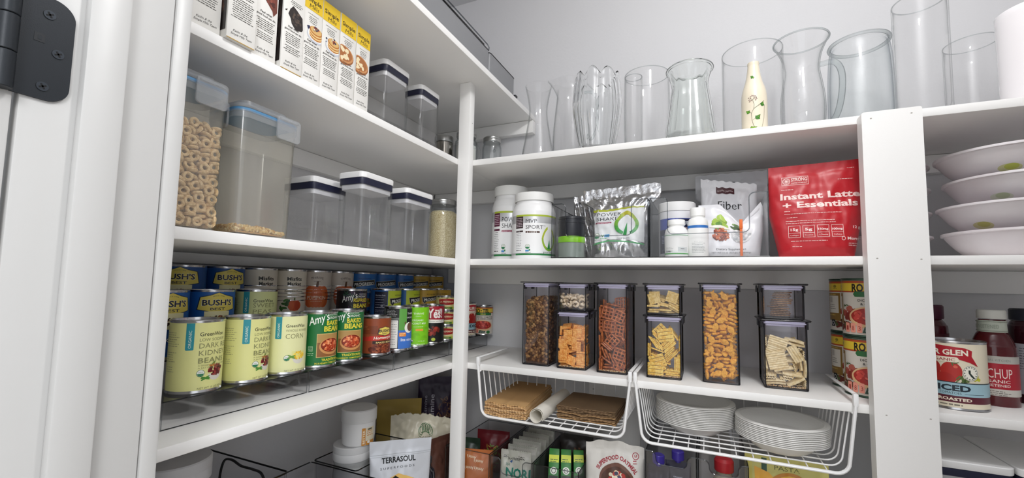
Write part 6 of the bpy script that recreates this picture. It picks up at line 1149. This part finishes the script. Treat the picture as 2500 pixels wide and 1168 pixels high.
bowl_stack(.6075, .128, 13, 1.1472, .0038, 'left')
bowl_stack(.783, .086, 11, 1.1472, .0036, 'right')
# ================================================================ RIGHT OF THE WIDE BOARD
MEL = speckle('painted_melamine', 'DDD6D8', 'E6E2E4', 9, .3, .02)
def serving_bowl(x, y, z, r, h, label, tint, seed, lean=0., group='big white serving bowls'):
    t = thing('serving_bowl', label, 'bowl', (x, y, z), rz=seed*1.1, group=group); P = smooth([(.052, 0), (.070, .004), (r*.80, h*.42), (r*.935, h*.86), (r*.955, h-.002)], 6)
    m = MB(); m.lathe([(0, 0)]+P+[(r*.965, h-.0012), (r*.998, h-.0005), (r, h+.0018), (r*.997, h+.004), (r*.965, h+.0036)]+[(a-.0035, b+.003) for a, b in P[::-1][1:] if a > .06]+[(0, .004)], MEL, 96); m.build('bowl_body', t)
    if tint:
        def fn(u, v, o):
            for (a, b), (c, d) in zip(P, P[1:]):
                if b <= v <= d+1e-6: rr_ = a+(c-a)*(v-b)/(d-b+1e-9); break
            else: rr_ = P[-1][0]
            an = facing(x, y)-seed*1.1+u/.10; return ((rr_+o)*math.cos(an), (rr_+o)*math.sin(an), v)
        m = MB(); a = Art(); a.e(tint[0], 10, 20, 7, tint[1], 20).e(tint[0]+3, 12, 12, 5, tint[2], 18); wrap(m, a, fn, cutx=.005, cutz=.002, step=2e-5, rough=.3); m.build('painted_patch', t, sharp=60, fix=False)
    return t
for i, (dx, lab, tn) in enumerate(((0, 'bottom white serving bowl of the front stack right of the wide board', None), (-.006, 'second white serving bowl from the shelf in the front stack, with a yellow-green patch', (-52, 'C8C294', 'B8B46A')),
                        (.006, 'third white serving bowl from the shelf in the front stack, with a pale green patch', (-30, 'CDD0C0', 'B4BE9C')), (-.006, 'topmost white serving bowl of the front stack right of the wide board', (0, 'CFCF9C', 'BCC45C')))):
    serving_bowl(1.199+dx, .122, Cz+.0002+.0525*i, .110, .0485, lab, tn, i+1)
for i in range(4): serving_bowl(1.000, .221, Cz+.0002+.0525*i, .102, .0485, 'white serving bowl in the stack behind the wide board, %s' % ('at the bottom', 'second from the shelf', 'third from the shelf', 'at the top')[i], None, i+5)
can(1.074, .080, D+.0002, .047, .1265, 'E6DCC4', muir(), 'big cream diced tomato can with a red banner, just right of the wide board', -.05, -.10)
KET = mat('54121A', .12, coat=.4, key='dark_ketchup'); 
def bottle(name, x, y, r, prof, mt, cap, capc, label, art, lab, zl, sx, z=D+.0002, neck=None, cat='bottle'):
    t = thing(name, label, cat, (x, y, z)); m = MB(); m.lathe([(0, .001), (r*.8, 0)]+smooth(prof, 5)+[(0, prof[-1][1])], mt, 52); m.build('bottle_body', t)
    m = MB(); r0, z0, z1 = cap; m.lathe([(0, z0), (r0, z0), (r0*1.02, z0+.002), (r0*1.02, z1-.003), (r0*.95, z1), (0, z1)], mat(capc, .4), 48); m.build('cap', t)
    a0 = facing(x, y, sx)
    if art:
        R = r+.0004; m = MB(); m.lathe([(R, zl[0]), (R, zl[1])], mat(lab, .45), 56); wrap(m, art, lambda u, v, o: ((R+o)*math.cos(a0+u/R), (R+o)*math.sin(a0+u/R), v), cutx=.003, step=3e-5); m.build('wrap_label', t, sharp=60, fix=False)
    if neck:
        q, n0, n1, c = neck; m = MB(); m.lathe([(q, n0), (q*.96, n1)], mat(c, .6), 48); a = Art(); a.r(-40, n0*1000+2, 40, n0*1000+3, '8A9484').r(-40, n1*1000-3, 40, n1*1000-2, '8A9484').t('UNSWEETENED', 0, (n0+n1)*500-4, 8, '9AA494', w=44, al='C')
        wrap(m, a, lambda u, v, o: ((q+.0008+o)*math.cos(a0+u/q), (q+.0008+o)*math.sin(a0+u/q), v), cutx=.003); m.build('neck_label', t, sharp=60, fix=False)
    return t
a = Art(); a.r(-60, 82, 90, 96, 'B8B6AE').t('PRIMAL KITCHEN', 2, 86, 4.4, '7A8278', w=40).r(-60, 34, 90, 81, 'A81F2E').t('KETCHUP', -14, 54, 19, 'E8D8D0', w=58, al='L').t('ORGANIC', -8, 45, 6, 'E8D8D0', w=48, bold=.02).t('UNSWEETENED', -12, 37.5, 5, 'E8D8D0', w=52, bold=.02).r(-60, 20, 90, 33, 'C8C4BC').lines(-8, 28, 50, 3, 3.4, 1.4, '6A665E', 3)
bottle('ketchup_bottle', 1.160, .142, .0325, [(.031, .002), (.0325, .006), (.0325, .100), (.030, .118), (.0235, .136), (.0195, .144), (.0190, .166)], KET, (.0205, .1675, .1845), 'D8D8D0', 'dark red ketchup bottle with a pale cap behind the big tomato can', a, 'A81F2E', (.020, .096), -.55, neck=(.0212, .141, .164, 'C4CABC'))
a = Art(); a.rr(-30, 60, 30, 132, 10, 'C9C08E').t('GreenWise', -22, 112, 8, '3A342A', w=38, bold=.01).t('TOMATO', -26, 98, 9, 'A8563A', w=50).t('KETCHUP', -26, 86, 9, 'A8563A', w=50)
bottle('ketchup_bottle', 1.076, .205, .040, [(.038, .002), (.040, .006), (.040, .13), (.037, .148), (.031, .158), (.030, .160)], mat('4A1420', .2, coat=.3), (.0335, .1605, .190), '4E1E34', 'maroon squeeze ketchup bottle with a tan label, behind the big tomato can', a, '4A1420', (.05, .13), -.3)
a = Art(); a.r(-60, 18, 60, 118, 'B8BAC0').lines(-16, 108, 30, 9, 5, 1.4, '4A4C52', 3).lines(-6, 62, 26, 2, 5, 3, '2A2C32', 5).lines(-8, 30, 22, 2, 4, 2, '3A3C42', 6)
bottle('sauce_jar', 1.245, .190, .0385, [(.037, .002), (.0385, .006), (.0385, .135), (.036, .155), (.032, .163)], mat('35131A', .12, coat=.4), (.034, .164, .188), '2A2C34', 'dark sauce jar with a pale grey label at the right edge', a, 'B8BAC0', (.018, .118), -.2, cat='jar')
# under the lowest visible shelf on the right
for x0, w_, lab in ((.992, .137, 'big pop-lid container under the shelf, right of the wide board'), (1.134, .14, 'big pop-lid container at the lower right corner of the view')):
    poplid(x0+w_, .022, w_, .20, .258, E1, lab, 'big pop-lid containers at the lower right', r=.016)

# ================================================================ BINS AND BAGS UNDER THE LOWEST SHELVES (E1)
Z0 = E1+.0002
G3 = 'dark edged clear bins under the back shelf'
BINC = glass('bin_plastic', 'FBFBFC', '6A6E74', 4, f0=.04)
clear_bin(-.030, .1065, .002, .262, Z0, .112, 'clear bin behind the slim post holding the orange snack bag', None, G3, BINC)
clear_bin(.1095, .2285, .002, .262, Z0, .110, 'clear bin holding the row of seaweed packs', (.030, .092, .070), G3, BINC)
clear_bin(.2315, .3490, .002, .262, Z0, .110, 'clear bin holding the green cartons', None, G3, BINC)
clear_bin(.5055, .6130, .002, .262, Z0, .192, 'clear bin holding the purple capped pouches', (.022, .088, .165), G3, BINC)
clear_bin(.6160, .7130, .002, .262, Z0, .192, 'clear bin holding the red capped bottle', (.022, .078, .165), G3, BINC)
# left wall bins
def sidebin(x0, x1, y0, y1, h, label):
    t = thing('clear_bin', label, 'bin', (x0, y0, Z0), group='clear bins under the left shelves'); W, L, e = x1-x0, y1-y0, .0025
    m = MB(); m.loft([at(rrect(.004, W-.004, .004, L-.004, .006, 3), 0), at(rrect(0, W, 0, L, .008, 4), h), at(rrect(e, W-e, e, L-e, .006, 4), h), at(rrect(.004+e, W-.004-e, .004+e, L-.004-e, .005, 3) if 0 else rrect(.0065, W-.0065, .0065, L-.0065, .005, 4), e)] if 0 else [at(rrect(.004, W-.004, .004, L-.004, .006, 4), 0), at(rrect(0, W, 0, L, .008, 4), h), at(rrect(e, W-e, e, L-e, .006, 4), h), at(rrect(.0065, W-.0065, .0065, L-.0065, .005, 4), e)], BINC); m.build('bin_body', t)
    m = MB(); m.tube([(x, y, h) for x, y in rrect(0, W, 0, L, .008, 4)], .0015, EDGE, 8, closed=True); m.build('rim', t)
    return t
t = sidebin(-.262, -.020, -.775, -.509, .236, 'tall clear bin below the cans, with a moulded grip outlined on its side')
m = MB(); P = smooth([(.060, 0, .150), (.056, 0, .19), (.066, 0, .222), (.088, 0, .228), (.115, 0, .222), (.145, 0, .222), (.172, 0, .218), (.185, 0, .19), (.184, 0, .15)], 5); m.tube([(x, .268, z) for x, y, z in P], .0022, EDGE, 8); m.build('side_grip', t)
sidebin(-.245, -.020, -.498, -.262, .124, 'low clear bin between the tall bin and the bin with the white tubs')
sidebin(-.245, -.108, -.255, -.040, .125, 'low clear bin holding the white tubs and the silver pouch')
pouch('snack_pouch', 'dark green pouch lying inside the low middle clear bin', 'bag', (-.13, -.37, Z0+.004), .7, .15, .105, .05, mat('2C4A34', .4), None, 31, .003)
jar(-.125, -.632, Z0+.003, .047, .280, 'wide clear jar with a white lid inside the tall clear bin', VASEG, mat('C8C8CA', .5), .050, .034)
jar(-.115, -.727, Z0+.003, .040, .268, 'narrower white-lidded jar at the door frame end of the tall bin', VASEG, mat('C4C4C6', .5), .041, .034)
m = MB(); m.lathe([(0, .006), (.042, .006), (.044, .012), (.044, .20), (0, .205)], speckle('tea_mix', '3A2A20', '6A5038', 200, .9, .6), 40); tag(m.build('dried_mix', None, (-.125, -.632, Z0+.003)), 'dark dried mix inside the wide white-lidded jar', 'dried food', kind='stuff')
for i, (x, y) in enumerate(((-.052, -.552), (-.040, -.536))):
    m = MB(); m.prism([(-.016, 0), (.016, 0), (.018, .205), (-.010, .222), (-.018, .212)], 'y', -.002, .002, mat('3A3C44', .5)); one('folded_sleeve', m, 'dark grey folded sleeve in the tall clear bin, %s' % ('behind its twin', 'in front of its twin')[i], 'sleeve', loc=(x, y, Z0+.004), rz=.75)
# white tubs
t = jar(-.172, -.203, Z0+.003, .0430, .161, 'squat clear jar with a wide white lid under the white protein tub', glass('cloudy_jar', 'EEEEEA', '9A9C9C', 2.5, haze=.3), mat('D2D2D2', .45), .0455, .034)
t = thing('protein_tub', 'white tub with a wide cap and orange label, standing on another white lid', 'tub', (-.158, -.200, Z0+.003+.1612))
m = MB(); m.lathe([(0, 0), (.034, 0), (.0375, .004), (.0395, .02), (.0400, .056), (0, .056)], mat('DCDCDC', .4), 52); m.build('tub_body', t)
m = MB(); m.lathe([(0, .0562), (.0415, .0562), (.0425, .058), (.0425, .0845), (.0405, .087), (0, .087)], mat('D4D4D4', .45), 52); m.build('cap', t)
a = Art(); a.rr(0, 4, 9, 45, 1.5, 'C88A3C').t('BETTER', 7.2, 8, 5, 'F0E4CC', w=32, rot=PI/2, bold=.03).rr(10, 4, 34, 45, 1.5, 'DDD2B8').lines(13, 36, 18, 3, 5, 2, 'C07A3A', 3).e(21, 41, 7, 2, '5A5A4A').r(10, 4, 34, 14, 'C88A3C').e(18, 11, 4, 3, 'F0F0E8')
m = MB(); a0 = facing(-.158, -.2, .2); wrap(m, a, lambda u, v, o: ((.0402+o)*math.cos(a0+u/.04), (.0402+o)*math.sin(a0+u/.04), v), cutx=.004); m.build('orange_label', t, sharp=60, fix=False)
a = Art(); a.t('TERRASOUL', -47, 122, 12.5, '16181C', w=82, bold=.045).t('S U P E R F O O D S', -50, 108, 5.2, '2A2C30', w=82)
a.poly([(-76, 72), (-60, 80), (-30, 88), (-6, 96), (20, 86), (50, 72), (76, 60), (76, 40), (-76, 40)], 'D8B060').poly([(-70, 60), (-14, 92), (30, 60), (30, 2), (-70, 2)], '17171A').t('ENERGY', -26, 74, 3, 'B8BABC', w=15).t('NOURISHING FAT', -34, 69, 3, 'B8BABC', w=30).t('BEAUTY & COLLAGEN', -38, 64, 3, 'B8BABC', w=36).r(-76, 140, 76, 141.2, 'A8ACB0').r(-76, 136, 76, 136.8, 'A8ACB0')
pouch('superfood_pouch', 'silver-white superfood pouch with black lettering in front of the white tub', 'bag', (-.056, -.158, Z0+.0005), math.radians(50), .150, .172, .034, mat('C9CCD2', .3, .15, bump=.2, bscale=30), a, 14, .0016, prof=lambda b: .92+.1*b, topf=lambda q: -.004*q, rx=-.04, seal=.14)
a = Art(); 
for i in range(9): q = PI*(.08+.84*i/8); a.ring(12+15*math.cos(q), 128+13*math.sin(q), 6.5, 13, 1.1, '2E6A3A', 14)
a.t('Naturals', -8, 112, 5.5, '4A4238', w=36).t('RAW', 4, 102, 6.5, '2A241C', w=20, shear=.2, bold=.02).t('WAFER PELLETS', -30, 91, 6.5, '2A241C', w=78, shear=.2, bold=.02)
pouch('wax_pellet_bag', 'cream bag with a green lotus drawing and ragged torn top', 'bag', (-.130, .026, Z0+.001), math.radians(36), .176, .178, .055, mat('D9D2BC', .3, bump=.35, bscale=40), a, 15, .005, topf=lambda q: .0016*math.sin(q*27)+.0012*math.sin(q*51+1)+.002*math.sin(q*9)-.010*q*q-.010*q, seal=.12, nu=48, nv=44, fold=lambda q, b: .004*math.sin(q*7+b*6))
pouch('kraft_pouch', 'flat mustard yellow pouch standing behind the cream bag', 'bag', (-.247, .070, Z0+.001), math.radians(39), .135, .196, .02, mat('B59A4A', .5), None, 16, .001)
a = Art(); a.pile(30, 130, 26, 50, 60, 7, 2, ['6A4A3A', '8A6A50', '4A2E30'], 3).t('Jasmine', -6, 90, 16, 'C8C4D0', w=92, rot=PI/2, bold=.02).t('Jasmine', -30, 108, 11, 'A8A4B4', w=70, rot=PI/2, bold=.01).r(-58, 20, 58, 68, 'B8B4B0').t('a', 18, 30, 32, 'A8202C', w=24, rot=PI/2, bold=.05).e(-30, 44, 12, 14, 'A8202C')
pouch('rice_bag', 'dark purple jasmine rice bag in the dark corner behind the cream bag', 'bag', (-.215, .225, Z0+.001), math.radians(33), .122, .240, .05, mat('2C1A38', .4), a, 17, .002)
t = thing('dropper_bottle', 'small dark bottle between the silver pouch and the cream bag', 'bottle', (-.040, -.068, Z0)); m = MB(); m.lathe([(0, 0), (.0195, 0), (.0205, .002), (.0205, .062), (.018, .072), (.0095, .080), (.0088, .090), (0, .090)], mat('17141E', .08, coat=.6), 40); m.build('bottle_body', t)
m = MB(); m.lathe([(0, .0902), (.0105, .0902), (.0108, .104), (.0095, .1055), (0, .1055)], mat('2A282C', .5), 32, rfun=lambda q, z, a_, j: q*(1+.03*math.cos(16*a_))); m.build('cap', t)
pouch('snack_bag', 'brown snack bag squeezed between the low bin and the slim post', 'bag', (-.058, .018, Z0+.001), math.radians(75), .07, .128, .03, mat('5A3A30', .35), None, 19, .003)
# back row contents
def packbag(name, x, y, w_, h, d, rz, colr, art, label, seed, rx=0., cat='bag', group=None, z=0., wr=.0022, topf=None, rough=.35): return pouch(name, label, cat, (x, y, Z0+.0045+z), rz, w_, h, d, mat(colr, rough, bump=.2, bscale=40), art, seed, wr, rx=rx, topf=topf, group=group, nu=28, nv=30)
a = Art(); 
for i, (x, z, r_) in enumerate(((-14, 86, 3.0), (6, 78, 3.1), (-20, 62, 3.2), (8, 58, 3.0))): a.t('Annie\'s', x+10, z, 8, 'E8D8B8', w=26, rot=r_, bold=.02)
packbag('snack_bag', .058, .030, .085, .104, .04, .3, 'B4642A', a, 'orange snack bag with upside-down white lettering in the bin by the slim post', 21)
packbag('snack_bag', .045, .150, .10, .118, .05, .2, '6A1A22', Art().pile(0, 50, 40, 34, 90, 6, 1.6, ['8A6A3A', '6A8A3A', 'A8843C', '5A4A24'], 4), 'dark red bag of dried greens behind the orange snack bag', 22)
packbag('snack_bag', .005, .085, .055, .11, .04, .2, '26382A', None, 'dark green bag half hidden behind the slim post', 23)
for i in range(6):
    a = Art(); a.r(-38, 98, 38, 112, 'B0AEA6').lines(-34, 100, 60, 2, 4, 2, '4A4A46', i).t('SEAWEED', -22, 92, 3.6, '3A3A36', w=34, bold=.02).poly([(-16, 88), (-8, 92), (-10, 84)], '2A4A7A')
    if i == 0: a.t('SEA', -26, 78, 6, '2E6A5C', w=12).t('NORI', -24, 52, 22, '1F6A5A', w=66, bold=.05)
    packbag('seaweed_pack', .169+(i % 2)*.003, .028+.036*i, .084, .116+.002*(i % 3), .022, .12-.03*i, ('A7A79C', '9C9C92', 'A2A298')[i % 3], a, 'seaweed snack pack, %s in its bin' % ('frontmost with big teal letters', 'second from the front', 'third from the front', 'fourth from the front', 'fifth from the front', 'at the very back')[i], 30+i, rx=-.12, group='seaweed packs', wr=.003, topf=lambda q: .0016*math.sin(q*40))
GC = mat('2F7A34', .4); 
for i, (x, y, z, rz, lab) in enumerate(((.266, .045, .030, .25, 'green snack carton leaning at the left of its bin'), (.297, .058, .024, .30, 'green snack carton in the middle of its bin'), (.328, .075, .018, .34, 'green snack carton at the right of its bin'))):
    t = thing('snack_carton', lab, 'carton', (x+.004, y, Z0+.043), rz=rz, group='green snack cartons', rx=-.5)
    m = MB(); m.box(-.0135, .0135, 0, .075, .0, .085+z*.3, GC, .0008); m.build('carton', t)
    m = MB(); a = Art(); a.r(-13, 60, 13, 78, 'C8D43C').lines(-10, 66, 20, 2, 5, 2, '2A5A2A', i).e(0, 40, 9, 9, 'E8ECE0').ring(0, 40, 6, 6, 1.4, '1E1E1E').r(-12, 14, 12, 28, '1E2420'); wrap(m, a, lambda u, v, o: (u, -o-.0002, v)); m.build('printed_front', t, fix=False)
packbag('snack_bag', .292, .190, .095, .13, .04, .1, '2A2422', Art().pile(0, 70, 34, 30, 60, 6, 3, ['4A2E24', '6A4434', '3A2420'], 6), 'dark brown snack bag at the back of the green cartons bin', 41)
a = Art(); a.tc('SUPERFOOD OATMEAL', 6, 92, 47, 9, '9A1F30', 104, bold=.05).e(6, 92, 42, 40, '6A4638', 30).e(6, 88, 38, 36, '503428', 30).pile(8, 100, 22, 14, 26, 5, 4.4, ['D8CDB4', '2E2E4A', 'A8322A', 'E8E0CC', 'C8B48A'], 4, True).ring(50, 154, 8, 8.5, 1.6, '9A1F30').t('GF', 50, 151, 6, '9A1F30', w=8, al='C', bold=.03).lines(44, 142, 12, 2, 5, 2.4, '9A1F30', 3)
pouch('oatmeal_bag', 'grey-white superfood oatmeal bag with red arched lettering', 'bag', (.4255, .055, Z0+.001), .10, .140, .178, .06, mat('CFCCC6', .45, bump=.25, bscale=45), a, 44, .0022, topf=lambda q: .006*math.cos(q*2.2)+.002*math.sin(q*9)-.002, seal=.12)
PUR = mat('3A2E8A', .35)
for i, (x, y, z) in enumerate(((.530, .040, .150), (.572, .050, .162))):
    t = packbag('squeeze_pouch', x, y, .056 if i else .05, z-.004, .03, .05, '1C1A30', Art().e(0, 96, 24, 34, '14142A').t('ORGANIC', 0, 122, 3.4, 'B8B8C8', w=20, al='C').t('MammaChia', 0, 108, 7.5, 'E4E4EC', w=44, al='C', shear=.1).t('CHIA SQUEEZE', 0, 101, 3, 'B8B8C8', w=24, al='C').lines(-14, 92, 28, 3, 6, 3, 'C8C8D8', 4) if i else None, 'dark chia squeeze pouch with a purple cap, %s in its bin' % ('right' if i else 'left'), 50+i, cat='pouch', group='purple capped pouches')
    m = MB(); m.lathe([(.0, z-.006), (.006, z-.006), (.006, z), (.0125, z), (.0130, z+.002), (.0130, z+.018), (.0115, z+.020), (0, z+.020)], PUR, 32, rfun=lambda q, zz_, a_, j: q*(1+.05*math.cos(4*a_))); m.build('purple_cap', t)
t = thing('honey_bottle', 'squeeze bottle with a red oval cap in the right clear bin', 'bottle', (.668, .052, Z0+.003)); m = MB(); m.lathe([(0, 0), (.029, 0), (.031, .003), (.031, .10), (.026, .128), (.016, .148), (.014, .156), (0, .156)], glass('cloudy_bottle', 'E4DCCB', '8A7A5A', 2.2, rough=.1, haze=.3, hz='CFC6B2'), 40); m.build('bottle_body', t)
m = MB(); m.lathe([(0, .1562), (.019, .1562), (.0200, .158), (.0200, .178), (.016, .184), (0, .185)], mat('A01E26', .35), 36); m.build('red_cap', t)
a = Art(); a.r(-74, 10, -62, 196, 'C4B85C').r(-44, 10, -34, 196, '2A4A34').poly([(-58, 176), (-30, 168), (-10, 150), (-30, 120), (-56, 130)], 'D8A030').e(10, 140, 42, 34, 'B87A28', 26).e(12, 142, 34, 26, 'D8A838', 26).t('PASTA', -20, 176, 9, '5A5A2A', w=46)
pouch('pasta_bag', 'pale yellow food bag with a green stripe under the bowls basket', 'bag', (.786, .060, Z0+.001), -.08, .152, .203, .055, mat('BDB668', .45), a, 60, .0016)
